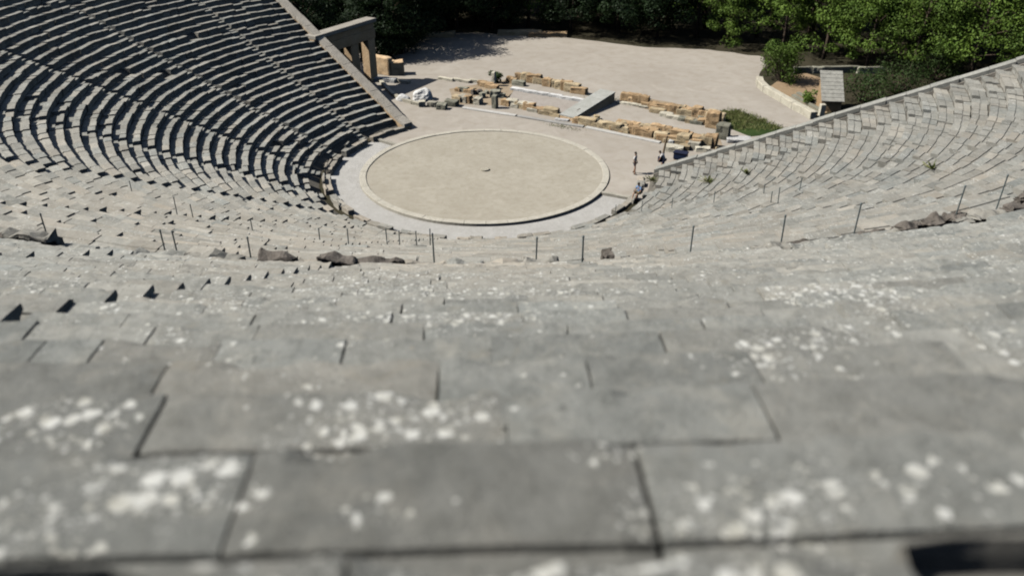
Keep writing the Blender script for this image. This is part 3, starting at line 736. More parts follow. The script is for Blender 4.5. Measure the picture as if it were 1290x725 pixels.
for n_, (px, py) in enumerate(RUB):
    m_ = rr2.choice(['orange', 'tan', 'greyb', 'ragged', 'tan']); sz = rr2.uniform(.25, .55)
    ruin(px, py, sz*rr2.uniform(.8, 1.6), sz, sz*rr2.uniform(.5, 1.1), m_, 'small %s rubble stone scattered among the stage ruins, %s from left' % ({'orange': 'orange', 'tan': 'tan', 'greyb': 'grey-green', 'ragged': 'dark brown'}[m_], ordn(n_+1)), rr2.uniform(-1, 1), 'rubble_stone', 'stone', 'rubble stones scattered in the stage ruins')
# ramp of grey stone across the stage
p0, p1 = G(714, 151), G(766, 116, .9)
d = p1-p0; ang = math.atan2(d.y, d.x); L = Vector((d.x, d.y)).length
e = empty('stone_ramp', p0, ang); tag(e, 'long grey stone ramp slanting across the middle of the stage ruins', 'ramp')
mb = MB(); mb.add([(0, -.8, .0), (L, -.8, 0), (L, .8, 0), (0, .8, 0), (0, -.8, .28), (L, -.8, .98), (L, .8, .98), (0, .8, .28)], [(3, 2, 1, 0), (4, 5, 6, 7), (0, 1, 5, 4), (1, 2, 6, 5), (2, 3, 7, 6), (3, 0, 4, 7)])
mb.build('ramp_body', M['masonry'], e)
mb = MB(); k = 0.0; rq = random.Random(5)
while k < L-.2:
    w = min(rq.uniform(1.0, 1.5), L-k); z0, z1 = .285+.7*k/L, .285+.7*(k+w)/L; q = rq.uniform(-.01, .015)
    mb.add([(k+.01, -.88, z0+q), (k+w-.01, -.88, z1+q), (k+w-.01, .88, z1+q), (k+.01, .88, z0+q), (k+.01, -.88, z0+.11+q), (k+w-.01, -.88, z1+.11+q), (k+w-.01, .88, z1+.11+q), (k+.01, .88, z0+.11+q)],
           [(3, 2, 1, 0), (4, 5, 6, 7), (0, 1, 5, 4), (1, 2, 6, 5), (2, 3, 7, 6), (3, 0, 4, 7)]); k += w
M['rampslab'] = block_material('ramp_slabs', (.33, .33, .30), (.40, .40, .37), (.27, .27, .24), 1.0)
mb.build('paving_slab', M['rampslab'], e)
ruin(708, 151.5, 1.3, .5, .14, 'white', 'white step slab at the foot of the stone ramp', .1, 'step_slab', 'step', lump=0)
# white covered mound + marble fragments left
def mound(px, py, w, d, h, m, label, name, cat, seed):
    mb = MB(); vs = []; fs = []; nr, ns = 9, 20
    for i in range(nr+1):
        t = i/nr
        for j in range(ns):
            a = 2*PI*j/ns; rr_ = math.cos(t*PI/2)**.7
            q = Vector((w/2*rr_*math.cos(a), d/2*rr_*math.sin(a), h*math.sin(t*PI/2)))
            k = noise.noise(q*1.4+Vector((seed, 0, 0)))*.22+noise.noise(q*4+Vector((0, seed, 0)))*.08
            q = Vector((q.x*(1+k), q.y*(1+k), max(0, q.z*(1+k)))); vs.append(q)
    for i in range(nr):
        for j in range(ns): fs.append((i*ns+j, i*ns+(j+1) % ns, (i+1)*ns+(j+1) % ns, (i+1)*ns+j))
    mb.add(vs, fs); o = mb.build(name, M[m], smooth=False); o.location = G(px, py)-Vector((0, 0, .03)); o.rotation_euler = (0, 0, SU); tag(o, label, cat); return o
mound(532, 125, 2.4, 1.9, 1.1, 'white', 'big white rubble mound beside the shaded gateway', 'rubble_mound', 'mound', 3)
mound(508, 126, 1.8, 1.0, .6, 'white', 'low white marble heap left of the big white mound', 'rubble_mound', 'mound', 9)
# curved pale kerb in front of them
ck = [(480, 104), (487, 112), (496, 121), (507, 127), (520, 131), (533, 134)]
for n_ in range(len(ck)-1):
    p, q = G(*ck[n_]), G(*ck[n_+1]); d = q-p
    mb = MB(); vs, fs = rough_block(d.length*.98, .4, .35, 500+n_, 3, .03, .02); mb.add(vs, fs)
    o = mb.build('kerb_stone', M['pale']); o.location = (p+q)/2-Vector((0, 0, .04)); o.rotation_euler = (0, 0, math.atan2(d.y, d.x)); tag(o, 'pale stone of the curved kerb below the gateway, %s from the gateway' % ordn(n_+1), 'kerb stone', 'curved kerb below the gateway')
ruin(486, 103, 2.4, .7, .45, 'white', 'white marble slab at the foot of the gateway', .2, 'marble_slab', 'marble slab')
ruin(505, 104, 2.2, .5, .3, 'pale', 'pale long slab lying in the gateway shadow', .1, 'stone_slab', 'slab')

# ------------------------------------------------------------------ gateway on the left
g0, g1_ = Vector((-12.0, 27.3)), Vector((-16.9, 19.4)); gd = (g1_-g0); GL = gd.length
e = empty('stone_gateway', (g0.x, g0.y, 0), math.atan2(gd.y, gd.x)); tag(e, 'tall ruined stone gateway with two dark openings behind the left wall', 'gateway')
GH = 6.6
def gpart(nm, x0, x1, z0, z1, y0=-.5, y1=.5, m='masonry'):
    mb = MB(); bm = bmesh.new(); bmesh.ops.create_cube(bm, size=1)
    for v in bm.verts: v.co = Vector((x0+(v.co.x+.5)*(x1-x0), y0+(v.co.y+.5)*(y1-y0), z0+(v.co.z+.5)*(z1-z0)))
    bmesh.ops.bevel(bm, geom=bm.edges[:], offset=.04, segments=1, affect='EDGES')
    me = bpy.data.meshes.new(nm); bm.to_mesh(me); bm.free(); me.materials.append(M[m]); return link(nm, me, e)
gpart('pier', 0, 1.15, -.1, 4.55); gpart('pier', 2.75, 4.0, -.1, 4.55); gpart('pier', 5.7, 6.9, -.1, 4.55); gpart('pier', 8.6, GL, -.1, 4.55)
gpart('lintel', -.12, GL, 4.55, 5.55, -.54, .54); gpart('frieze', -.02, GL, 5.55, 6.2, -.47, .47); gpart('cornice', -.3, GL, 6.2, GH, -.68, .68, 'coping')
# low wall right of the gateway and sunlit cube block
mb = MB(); vs, fs = rough_block(2.4, .8, 2.0, 611, 4, .05, .03, .05); mb.add(vs, fs)
o = mb.build('low_wall', M['masonry']); p = G(482, 93); o.location = (p.x, p.y, -.05); o.rotation_euler = (0, 0, math.atan2(gd.y, gd.x)+PI/2); tag(o, 'short shaded stone wall stub right of the gateway', 'wall')
mb = MB(); vs, fs = rough_block(1.5, 1.3, 1.5, 613, 4, .05, .03, .05); mb.add(vs, fs)
o = mb.build('stone_cube', M['masonry']); p = G(501, 93); o.location = (p.x, p.y, -.05); o.rotation_euler = (0, 0, .15); tag(o, 'sunlit brown stone cube right of the gateway wall stub', 'stone block')

# ------------------------------------------------------------------ right: low curved wall, hut, steps
cw = [(956, 104), (957, 109), (964, 116), (975, 122), (987, 129), (1000, 137), (1012, 143), (1024, 150)]
mb = MB()
for n_ in range(len(cw)-1):
    p, q = G(*cw[n_]), G(*cw[n_+1]); d = q-p; L = d.length; a = math.atan2(d.y, d.x)
    vs, fs = rough_block(L*1.0, .7, .75, 640+n_, 3, .03, .0, .05)
    R_ = Matrix.Rotation(a, 3, 'Z'); mb.add([R_ @ v+(p+q)/2-Vector((0, 0, .05)) for v in vs], fs)
o = mb.build('curved_wall', M['pale']); tag(o, 'low curved pale stone wall edging the dirt terrace right of the clearing', 'low wall')
for n_, (a, b) in enumerate([((993, 124), (1030, 144)), ((999, 121), (1034, 140)), ((1005, 118), (1036, 134))]):
    p, q = G(*a), G(*b); d = q-p
    mb = MB(); vs, fs = rough_block(d.length, .45, .2, 660+n_, 3, .02, 0); mb.add(vs, fs)
    o = mb.build('stone_step', M['greyb']); o.location = (p+q)/2+Vector((0, 0, .0)); o.rotation_euler = (0, 0, math.atan2(d.y, d.x)); tag(o, 'long grey step on the dirt terrace, %s behind the curved wall' % ordn(n_+1), 'step', 'steps on the dirt terrace')
hp = G(1046, 141); e = empty('ticket_hut', hp, -.16); tag(e, 'small hut with steep grey plank roof beside the right seat wall', 'hut')
mb = MB(); box(mb, -.95, .95, .1, 2.4, -.1, 1.25); mb.add([(-.95, .1, 1.25), (.95, .1, 1.25), (.95, 2.4, 1.25), (-.95, 2.4, 1.25), (-.95, 2.4, 3.0), (.95, 2.4, 3.0)], [(0, 1, 5, 4), (2, 3, 4, 5), (1, 2, 5), (3, 0, 4)]); mb.build('wall', M['orange'], e)
mb = MB()
for k in range(8):
    t0, t1 = k/8, (k+1)/8
    y0, y1 = -.25+2.9*t0, -.25+2.9*t1-.02; z0, z1 = 1.06+2.25*t0, 1.06+2.25*t1; q = .03
    mb.add([(-1.08, y0, z0+q), (1.08, y0, z0+q), (1.08, y1, z1+q-.03), (-1.08, y1, z1+q-.03), (-1.08, y0, z0+q+.06), (1.08, y0, z0+q+.06), (1.08, y1, z1+q+.03), (-1.08, y1, z1+q+.03)],
           [(3, 2, 1, 0), (4, 5, 6, 7), (0, 1, 5, 4), (1, 2, 6, 5), (2, 3, 7, 6), (3, 0, 4, 7)])
mb.build('roof', M['plank'], e)
mb = MB(); vs, fs = rough_block(.5, .5, 1.3, 71, 2, .03); mb.add(vs, fs)
o = mb.build('stone_pillar', M['pale']); o.location = G(1034, 147)-Vector((0, 0, .05)); tag(o, 'short pale orange pillar at the front corner of the small hut', 'pillar')
for n_, (px, py, w) in enumerate([(1013, 92, 2.4), (1030, 92, 1.4), (1058, 91, 4.6), (1096, 92, 3.2)]):
    ruin(px, py, w, .5, .7, 'greyb', 'pale low wall greyed for the shade under the pines, %s from left' % ordn(n_+1), .48, 'low_wall', 'low wall', 'low walls under the pines', lump=0)  # grey stone on pale walls puts the shade of the pines into colour
for n_, (px, py, w, m) in enumerate([(655, 44, 6, 'tan'), (690, 46, 5, 'orange'), (512, 36, 4.0, 'pale'), (548, 46, 5, 'tan')]):
    ruin(px, py, w, 1.2, .55, m, '%s earthen bank at the far edge of the clearing, %s from left' % (CN[m], ordn([512, 548, 655, 690].index(px)+1)), .45, 'earth_bank', 'bank', 'earth banks at the far edge of the clearing', lump=.3)
# white sheet on the ground by the right wall
mb = MB(); mb.add([G(921, 174, .35), G(925, 170, .5), G(941, 177, .4), G(933, 181, .3), G(921, 174, .25), G(925, 170, .4), G(941, 177, .3), G(933, 181, .2)], [(3, 2, 1, 0), (4, 5, 6, 7), (0, 1, 5, 4), (1, 2, 6, 5), (2, 3, 7, 6), (3, 0, 4, 7)])
ruin(930, 178, 2.1, 1.2, .35, 'white', 'bright white stone slab at the right end of the ruins', .3, 'stone_slab', 'slab', lump=0)
# wooden pole and crate
p = G(834, 207); q = G(839, 201); mb = MB(); tube(mb, [(0, 0, 0), (.05, .02, 1.3), (.22, .05, 2.5)], [.09, .085, .08], 10)
o = mb.build('wooden_pole', M['wood']); o.location = p-Vector((0, 0, .03)); tag(o, 'leaning brown wooden pole standing beside the bending visitor', 'pole')
e = empty('storage_crate', G(857, 201), SU); tag(e, 'dark blue crate on the ground beside the right seat wall', 'crate')
mb = MB(); box(mb, -.55, .55, -.3, .3, .12, .62); mb.build('body', M['teal'], e)
mb = MB(); box(mb, -.6, .6, -.35, .35, .622, .70); mb.build('lid', M['navy'], e)
for x_ in (-.45, .45):
    mb = MB(); box(mb, x_-.06, x_+.06, -.28, .28, 0, .118); mb.build('skid', M['wood'], e)

# ------------------------------------------------------------------ people
def skin_fig(name, joints, edges, m, parent=None, sub=2):
    me = bpy.data.meshes.new(name); me.from_pydata([j[:3] for j in joints], edges, []); me.update()
    o = link(name, me, parent); me.materials.append(m)
    md = o.modifiers.new('skin', 'SKIN'); md.use_smooth_shade = True
    if not me.skin_vertices: 
        bpy.context.view_layer.objects.active = o
    layer = me.skin_vertices[0].data if me.skin_vertices else None
    if layer:
        for k, j in enumerate(joints):
            r_ = j[3]; layer[k].radius = (r_, r_ if len(j) < 5 else j[4]); layer[k].use_root = (k == 0)
    s = o.modifiers.new('sub', 'SUBSURF'); s.levels = sub; s.render_levels = sub
    return o
def person(loc, rz, pose, label, mats, hat=False):
    """pose: dict of joint name -> (x,y,z); figure faces local -y"""
    root = empty('person', loc, rz); tag(root, label, 'person', 'visitors beside the orchestra')
    J = pose
    names = ['pelvis', 'waist', 'chest', 'neck', 'head', 'crown', 'shL', 'elL', 'wrL', 'haL', 'shR', 'elR', 'wrR', 'haR', 'hipL', 'knL', 'anL', 'toL', 'hipR', 'knR', 'anR', 'toR', 'heL', 'heR']
    R_ = dict(pelvis=(.13, .10), waist=(.12, .09), chest=(.15, .11), neck=(.055, .055), head=(.085, .095), crown=(.07, .08), shL=(.06, .06), elL=(.042, .042), wrL=(.03, .03), haL=(.038, .022), shR=(.06, .06), elR=(.042, .042), wrR=(.03, .03), haR=(.038, .022),
              hipL=(.088, .088), knL=(.058, .058), anL=(.04, .04), toL=(.04, .03), hipR=(.088, .088), knR=(.058, .058), anR=(.04, .04), toR=(.04, .03), heL=(.04, .035), heR=(.04, .035))
    idx = {n: k for k, n in enumerate(names)}
    ed = [('pelvis', 'waist'), ('waist', 'chest'), ('chest', 'neck'), ('neck', 'head'), ('head', 'crown'), ('chest', 'shL'), ('shL', 'elL'), ('elL', 'wrL'), ('wrL', 'haL'), ('chest', 'shR'), ('shR', 'elR'), ('elR', 'wrR'), ('wrR', 'haR'),
          ('pelvis', 'hipL'), ('hipL', 'knL'), ('knL', 'anL'), ('anL', 'toL'), ('pelvis', 'hipR'), ('hipR', 'knR'), ('knR', 'anR'), ('anR', 'toR'), ('anL', 'heL'), ('anR', 'heR')]
    joints = [(*J[n], *R_[n]) for n in names]
    skin_fig('body', joints, [(idx[a], idx[b]) for a, b in ed], M['skin'], root)
    def lerp(a, b, t): return tuple(Vector(J[a]).lerp(Vector(J[b]), t))
    sj = [(*J['pelvis'], .145, .115), (*J['waist'], .14, .11), (*J['chest'], .17, .13), (*J['shL'], .085), (*lerp('shL', 'elL', .75), .07), (*J['shR'], .085), (*lerp('shR', 'elR', .75), .07), (*lerp('chest', 'neck', .75), .075)]
    skin_fig('shirt', sj, [(0, 1), (1, 2), (2, 3), (3, 4), (2, 5), (5, 6), (2, 7)], M[mats[0]], root)
    pj = [(*lerp('pelvis', 'waist', .3), .155, .125), (*J['hipL'], .108), (*lerp('hipL', 'knL', mats[3]), .08), (*J['hipR'], .108), (*lerp('hipR', 'knR', mats[3]), .08)]
    skin_fig('shorts', pj, [(0, 1), (1, 2), (0, 3), (3, 4)], M[mats[1]], root)
    hd, cr = Vector(J['head']), Vector(J['crown']); upv = (cr-hd).normalized()
    h = MB(); 
    c = hd+upv*.07+Vector((0, .018, 0)); vs = []; fs = []
    for i in range(7):
        t = i/6*PI*.55
        for j in range(12): vs.append(c+Vector((.095*math.sin(t)*math.cos(j*PI/6), .108*math.sin(t)*math.sin(j*PI/6), .115*math.cos(t))))
    for i in range(6):
        for j in range(12): fs.append((i*12+j, i*12+(j+1) % 12, (i+1)*12+(j+1) % 12, (i+1)*12+j))
    h.add(vs, fs); h.build('hair', M[mats[2]], root)
    # face: nose, eyes, mouth on the front (-y)
    f = MB(); tube(f, [hd+Vector((0, -.085, .03)), hd+Vector((0, -.118, -.005))], [.012, .018], 6); f.build('nose', M['skin'], root)
    for s in (-1, 1):
        f = MB(); tube(f, [hd+Vector((s*.032, -.082, .035)), hd+Vector((s*.032, -.094, .035))], [.011, .009], 8); f.build('eye', M['hair'], root)
        f = MB(); tube(f, [hd+Vector((s*.085, .0, .015)), hd+Vector((s*.105, .012, .02))], [.026, .02], 8); f.build('ear', M['skin'], root)
        fx = 'L' if s < 0 else 'R'
        # fingers
        wr, ha = Vector(J['wr'+fx]), Vector(J['ha'+fx]); dd = (ha-wr).normalized(); sd = dd.cross(Vector((s, 0, 0.2))).normalized()
        for q, (o_, l_) in enumerate(((-.026, .075), (-.009, .088), (.009, .083), (.026, .065))):
            f = MB(); b0 = ha+sd*o_; tube(f, [b0-dd*.015, b0+dd*l_*.5, b0+dd*l_-Vector((s*.02, 0, 0))], [.010, .009, .007], 6); f.build('finger', M['skin'], root)
        f = MB(); b0 = wr.lerp(ha, .5); tube(f, [b0, b0+sd*-.04+dd*.03, b0+sd*-.05+dd*.065], [.012, .011, .008], 6); f.build('thumb', M['skin'], root)
        f = MB(); t_, h_ = Vector(J['to'+fx]), Vector(J['he'+fx])
        tube(f, [h_+Vector((0, .02, .0)), h_.lerp(t_, .5)+Vector((0, 0, .012)), t_, t_+(t_-h_).normalized()*.05], [.045, .052, .05, .025], 10); f.build('shoe', M['hair'], root)
    return root
STAND = dict(pelvis=(0, 0, .93), waist=(0, .01, 1.07), chest=(0, .0, 1.30), neck=(0, .0, 1.49), head=(0, -.01, 1.60), crown=(0, 0, 1.70), shL=(-.19, 0, 1.40), elL=(-.27, .03, 1.12), wrL=(-.24, -.10, .90), haL=(-.23, -.13, .83),
             shR=(.19, 0, 1.40), elR=(.27, .04, 1.13), wrR=(.22, -.10, .92), haR=(.20, -.14, .86), hipL=(-.10, 0, .86), knL=(-.14, -.10, .48), anL=(-.20, -.10, .08), toL=(-.22, -.25, .04), heL=(-.20, -.05, .04),
             hipR=(.10, 0, .86), knR=(.12, .02, .47), anR=(.16, .12, .08), toR=(.17, -.02, .04), heR=(.16, .17, .04))
person(G(799, 218.5), rad(60), {k: (v[0], v[1], v[2]*1.06) for k, v in STAND.items()}, 'standing visitor in white top and dark shorts on the orchestra edge', ('shirt_white', 'navy', 'hair', .55))
BEND = dict(pelvis=(0, .08, .90), waist=(0, .0, 1.02), chest=(0, -.16, 1.20), neck=(0, -.28, 1.33), head=(0, -.36, 1.41), crown=(0, -.40, 1.50), shL=(-.18, -.18, 1.28), elL=(-.24, -.28, 1.02), wrL=(-.18, -.40, .82), haL=(-.16, -.43, .75),
            shR=(.18, -.18, 1.28), elR=(.25, -.24, 1.02), wrR=(.20, -.36, .82), haR=(.18, -.40, .75), hipL=(-.10, .06, .84), knL=(-.12, -.16, .48), anL=(-.12, -.10, .08), toL=(-.12, -.25, .04), heL=(-.12, -.05, .04),
            hipR=(.10, .06, .84), knR=(.11, .02, .46), anR=(.11, .18, .08), toR=(.11, .04, .04), heR=(.11, .23, .04))
person(G(835, 213.5), rad(-120), BEND, 'stooping visitor in pale top with dark bag beside the wooden pole', ('shirt_white', 'navy', 'hair', .9))
e = empty('shoulder_bag', G(831.5, 209.5), .4); tag(e, 'dark bag carried by the stooping visitor beside the wooden pole', 'bag')
e.location.z = .42
mb = MB(); vs, fs = rough_block(.42, .24, .46, 811, 3, .03, .05); mb.add(vs, fs); mb.build('bag_body', M['navy'], e)
mb = MB(); tube(mb, [(-.15, 0, .44), (-.1, 0, .62), (.1, 0, .62), (.15, 0, .44)], [.015]*4, 6); mb.build('strap', M['navy'], e)
SIT = dict(pelvis=(0, .0, .12), waist=(0, .02, .26), chest=(0, -.04, .48), neck=(0, -.08, .67), head=(0, -.12, .78), crown=(0, -.13, .88), shL=(-.18, -.05, .58), elL=(-.26, -.16, .34), wrL=(-.16, -.36, .24), haL=(-.13, -.42, .22),
           shR=(.18, -.05, .58), elR=(.26, -.16, .34), wrR=(.16, -.36, .24), haR=(.13, -.42, .22), hipL=(-.1, -.04, .10), knL=(-.15, -.46, .13), anL=(-.16, -.56, -.30), toL=(-.17, -.72, -.36), heL=(-.16, -.52, -.36),
           hipR=(.1, -.04, .10), knR=(.14, -.46, .12), anR=(.13, -.50, -.30), toR=(.13, -.66, -.36), heR=(.13, -.46, -.36))
pz = G(805, 244, .42); person(pz, rad(-50), SIT, 'visitor in blue shirt seated on the front row right of the orchestra', ('shirt_blue', 'olive', 'hair', .85))

# ------------------------------------------------------------------ vegetation
def leaf_cloud(mb, c, rx, ry, rz, n, s0, s1, rn):
    for _ in range(n):
        while True:
            v = Vector((rn.uniform(-1, 1), rn.uniform(-1, 1), rn.uniform(-1, 1)))
            if .12 < v.length < 1: break
        v = v*(v.length**-.35)
        if v.length > 1.15: v *= 1/v.length
        p = c+Vector((v.x*rx, v.y*ry, v.z*rz))
        d = (v.normalized()*1.1+Vector((rn.gauss(0, .45), rn.gauss(0, .45), .35+rn.gauss(0, .45)))).normalized(); a = d.orthogonal().normalized()
        a.rotate(Matrix.Rotation(rn.uniform(0, 2*PI), 3, d)); b = d.cross(a)
        s = rn.uniform(s0, s1); t = s*rn.uniform(.3, .6)
        mb.add([p-a*s*.5, p+b*t*.5, p+a*s*.5, p-b*t*.5], [(0, 1, 2, 3)])
def make_tree(h, cr, base, nclump, nleaf, seed, kind):
    rn = random.Random(seed)
    t = MB(); lean = Vector((rn.uniform(-.05, .05), rn.uniform(-.05, .05), 0))*h
    pts = [Vector((0, 0, -.2)), Vector((0, 0, h*.2))+lean*.2+Vector((rn.uniform(-.15, .15), rn.uniform(-.15, .15), 0)), Vector((0, 0, h*.5))+lean*.55, Vector((0, 0, h*.9))+lean]
    tube(t, pts, [.24*h/11, .19*h/11, .12*h/11, .03], 8)
    c = MB()
    for k in range(nclump):
        u = rn.random()**.8; z = h*(base+(1-base)*u)
        prof = math.sin(min(1, (1.12-u)*1.25)*PI/2)*(0.72+.28*rn.random()) if kind == 'pine' else math.sqrt(max(.05, 1-(2*u-.85)**2*.8))
        a = rn.uniform(0, 2*PI); d = cr*prof*math.sqrt(rn.uniform(.12, 1))
        q = Vector((d*math.cos(a), d*math.sin(a), z))+lean*(z/h)
        s = rn.uniform(.65, 1.3)*cr/3.7
        leaf_cloud(c, q, s*1.15, s*1.15, s*.70, nleaf, .20, .42, rn)
        if k % 2 == 0: tube(t, [Vector((0, 0, z*.82))+lean*(z/h), q.lerp(Vector((0, 0, z)), .45)+Vector((0, 0, -.1)), q], [.07, .045, .015], 5)
    return t, c
TREES = {}
for v in range(4):
    h = [11, 12.5, 10, 13][v]; t, c = make_tree(h, [4.2, 4.7, 4.0, 5.0][v], [.10, .16, .06, .2][v], [54, 60, 50, 64][v], 130, 31+v, 'pine'); TREES[('pine', v)] = (t, c)
for v in range(3):
    h = [9, 10, 8][v]; t, c = make_tree(h, [4.0, 4.3, 3.8][v], [.05, .08, .04][v], [64, 68, 60][v], 150, 71+v, 'round'); TREES[('dark', v)] = (t, c)
proto = {}
def plant_tree(kind, v, x, y, s, rz, label, group, cat='tree'):
    key = (kind, v)
    nm = 'pine_tree' if kind == 'pine' else 'evergreen_tree'
    root = empty(nm, (x, y, 0), rz); root.scale = (s, s, s*random.uniform(.94, 1.1))
    if key not in proto:
        t, c = TREES[key]; a = t.build('trunk', M['bark'], root, True); b = c.build('crown', M[kind], root); proto[key] = (a.data, b.data)
    else:
        link('trunk', proto[key][0], root); link('crown', proto[key][1], root)
    tag(root, label, cat, group)
rt = random.Random(5); random.seed(15)
FR = [Vector((-44, 38)), Vector((-24, 45)), Vector((-9, 51)), Vector((8, 52)), Vector((20, 49)), Vector((31, 43)), Vector((38, 36)), Vector((47, 26)), Vector((60, 18)), Vector((74, 8))]
def along(s):
    for k in range(len(FR)-1):
        d = (FR[k+1]-FR[k]).length
        if s <= d: return FR[k].lerp(FR[k+1], s/d), (FR[k+1]-FR[k]).normalized()
        s -= d
    return None, None
spots_ = []
for row in range(5):
    s = rt.uniform(0, 3)
    while True:
        q, d = along(s)
        if q is None: break
        n = Vector((-d.y, d.x)); p = q+n*(row*6.5+rt.uniform(-1.5, 1.5)-.5); spots_.append((row, p)); s += rt.uniform(4.6, 6.6)
front = sorted([p for r_, p in spots_ if r_ == 0], key=lambda p: proj((p.x, p.y, 0))[0])
cnt = 0
for row, p in spots_:
    X = proj((p.x, p.y, 0))[0]
    dk = X < 620 or (X < 860 and rt.random() < .5)
    kind = 'dark' if dk else 'pine'; v = rt.randint(0, 2 if dk else 3)
    s = rt.uniform(.85, 1.15)*(1.0 if row < 1 else 1.1)
    if dk: s *= 1.15
    if row == 0: lab = '%s at the front edge of the wood, %s front-edge tree from left' % ('bushy dark evergreen' if dk else 'bright green pine', ordn(front.index(p)+1)); grp = 'trees along the front edge of the wood'
    else: lab = ('dark evergreen tree deeper in the wood behind the front trees' if dk else 'green pine tree deeper in the wood behind the front trees'); grp = 'dark evergreens deeper in the wood' if dk else 'pines deeper in the wood'
    plant_tree(kind, v, p.x, p.y, s, rt.uniform(0, 6.28), lab, grp)
for n_, (x, y, s, lab) in enumerate([(-14.5, 36.5, .75, 'dark evergreen tree shading the ground right behind the gateway'), (-10.6, 40.2, 1.2, 'dark evergreen tree casting a long shadow on the clearing'), (-11.8, 37.6, 1.0, 'dark evergreen tree between the gateway stub and the clearing'), (-9.2, 44.2, 1.15, 'dark evergreen tree at the left corner of the clearing edge'), (-20, 33, .9, 'dark evergreen tree rising behind the gateway openings'), (-24, 28, .9, 'dark evergreen tree behind the shaded left wall'), (-30, 34, 1.0, 'dark evergreen tree high behind the left wall coping')]):
    plant_tree('dark', n_ % 3, x, y, s, n_*1.3, lab, None)
def bush(px, py, w, h, label, m='bush', n=14, nl=60):
    rn = random.Random(int(px*7+py)); e = empty('bush', G(px, py)); tag(e, label, 'bush')
    c = MB(); t = MB()
    for k in range(n):
        a = rn.uniform(0, 6.28); d = w/2*math.sqrt(rn.random())*.8; z = h*rn.uniform(.2, .8)
        q = Vector((d*math.cos(a), d*math.sin(a), z)); leaf_cloud(c, q, w*.22, w*.22, h*.22, nl, .15, .34, rn); tube(t, [(0, 0, -.1), q*.5, q], [.05, .035, .01], 5)
    t.build('stem', M['bark'], e); c.build('foliage', M[m], e)
bush(983, 103, 4.4, 4.8, 'tall rounded green bush at the corner of the curved wall', 'pine', 34, 120)
bush(1022, 130, 2.0, 1.6, 'small green bush left of the small hut', 'pine', 10)
bush(1085, 128, 5.5, 3.2, 'wide dull green bush right of the small hut', 'bush', 26, 70)
bush(1128, 118, 6.5, 3.8, 'large dull green bush behind the right wall coping', 'bush', 28, 70)
bush(1175, 100, 6.0, 3.6, 'green bush farthest along the right wall coping', 'bush', 26, 70)
bush(625, 104, 1.6, 1.3, 'small grey-green shrub behind the slim marble pillar', 'bush', 8)
bush(505, 68, 4.5, 2.6, 'dark low bush in the shade right of the gateway', 'dark', 20)
bush(520, 58, 4.5, 2.4, 'dark low bush at the shaded corner of the clearing', 'dark', 20)
# grass strip and tufts
def weed_mesh(mb, n, h, rn, spread):
    vs = [Vector((0, 0, -.02))]; fs = []
    for _ in range(n):
        a = rn.uniform(0, 2*PI); d = abs(rn.gauss(0, spread)); b = Vector((d*math.cos(a), d*math.sin(a), h*rn.uniform(.2, 1.1)))
        k = len(vs); vs += [b, b+Vector((rn.uniform(-.3, .3)*h, rn.uniform(-.3, .3)*h, rn.uniform(-.2, .3)*h))]; fs.append((0, k, k+1))
    mb.add(vs, fs)
def tuft_mesh(mb, c, n, h, rn, spread=.3):
    for _ in range(n):
        b = c+Vector((rn.gauss(0, spread), rn.gauss(0, spread), 0)); t = b+Vector((rn.gauss(0, h*.4), rn.gauss(0, h*.4), h*rn.uniform(.5, 1.2)))
        s = Vector((rn.uniform(-1, 1), rn.uniform(-1, 1), 0)).normalized()*h*.12
        mb.add([b-s, b+s, t], [(0, 1, 2)])
mb = MB(); rn = random.Random(4)
quad = [G(905, 141), G(930, 139), G(992, 164), G(920, 163)]
for _ in range(260):
    u, v = rn.random(), rn.random(); c = quad[0].lerp(quad[1], u).lerp(quad[3].lerp(quad[2], u), v); tuft_mesh(mb, c, 12, .28, rn)
for a, b, n in (((735, 121), (790, 127), 30), ((640, 103), (655, 106), 14), ((690, 156), (730, 165), 16)):
    for _ in range(n): tuft_mesh(mb, G(*a).lerp(G(*b), rn.random()), 10, .18, rn)
tag(mb.build('grass', M['grass']), 'patchy green grass growing beside the stage ruins', 'grass', None, 'stuff')
WEED = [(892, 229, 'yellow-green weeds on the lower right seats near the wall'), (940, 219, 'small dark weed tuft between the right-hand seats'), (1174, 213, 'single green weed tuft high on the right-hand seats'), (822, 228, 'yellowish weed beside the seated visitor')]
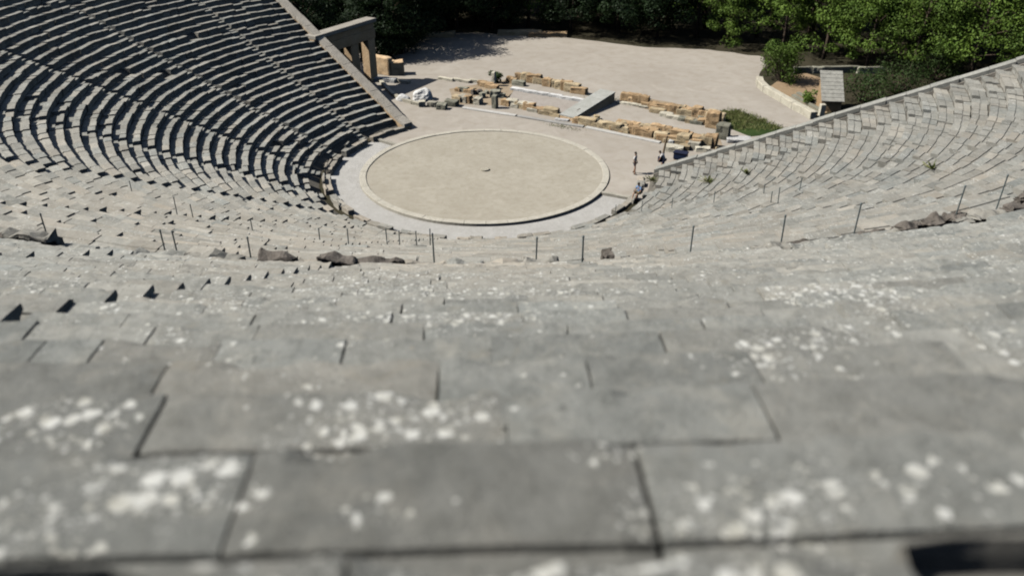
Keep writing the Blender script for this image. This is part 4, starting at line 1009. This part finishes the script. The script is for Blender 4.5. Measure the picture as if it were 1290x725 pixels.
for px, py, lab in WEED:
    p, z = lower_hit(px, py); mb = MB(); weed_mesh(mb, 90 if px < 900 else 50, .3, rn, .22 if px > 900 else .4)
    o = mb.build('weed_tuft', M['grass']); o.location = p; tag(o, lab, 'weed')
for px, i, lab in ((750, 21, 'green weed tuft beside the white upright stone on the terrace edge'), (385, 21, 'green weed tuft between broken terrace blocks left of centre')):
    a = az_for_px(px, 45.6, up_z(21)); mb = MB(); weed_mesh(mb, 70, .22, rn, .12)
    o = mb.build('weed_tuft', M['bush']); o.location = P(45.6, a, up_z(21)); tag(o, lab, 'weed')

# ------------------------------------------------------------------ light, camera, render
EL, AZ_S = rad(46), (-math.cos(rad(3)), math.sin(rad(3)))
sun_dir = Vector((AZ_S[0]*math.cos(EL), AZ_S[1]*math.cos(EL), math.sin(EL)))
w = bpy.data.worlds.new('World'); sc.world = w; w.use_nodes = True
nt = w.node_tree; sky = nt.nodes.new('ShaderNodeTexSky'); sky.sky_type = 'NISHITA'; sky.sun_disc = False
sky.sun_elevation = EL; sky.sun_rotation = math.atan2(sun_dir.x, sun_dir.y) % (2*PI)
nt.links.new(sky.outputs[0], nt.nodes['Background'].inputs[0]); nt.nodes['Background'].inputs[1].default_value = 0.05
sd = bpy.data.lights.new('sun', 'SUN'); sd.energy = 5.0; sd.angle = rad(.5); sd.color = (1, .97, .91)
so = link('sun', sd); so.rotation_euler = (-sun_dir).to_track_quat('-Z', 'Y').to_euler(); so.location = (0, 0, 60)
cd = bpy.data.cameras.new('camera'); cam = link('camera', cd)
cd.sensor_width = 36; cd.lens = F_PX/PW*36; cd.clip_start = .05; cd.clip_end = 2000
cam.location = EYE; cam.matrix_world = Matrix.Translation(EYE) @ Matrix((RT, UP, -FW)).transposed().to_4x4()
cd.dof.use_dof = True; cd.dof.focus_distance = 42; cd.dof.aperture_fstop = (cd.lens/1000)/.035
sc.camera = cam
sc.render.engine = 'CYCLES'
sc.cycles.filter_width = 2.0
sc.cycles.use_denoising = True
sc.view_settings.view_transform = 'Standard'; sc.view_settings.look = 'None'; sc.view_settings.exposure = 0.12; sc.view_settings.gamma = 1
sc.cycles.max_bounces = 4
sc.cycles.diffuse_bounces = 0
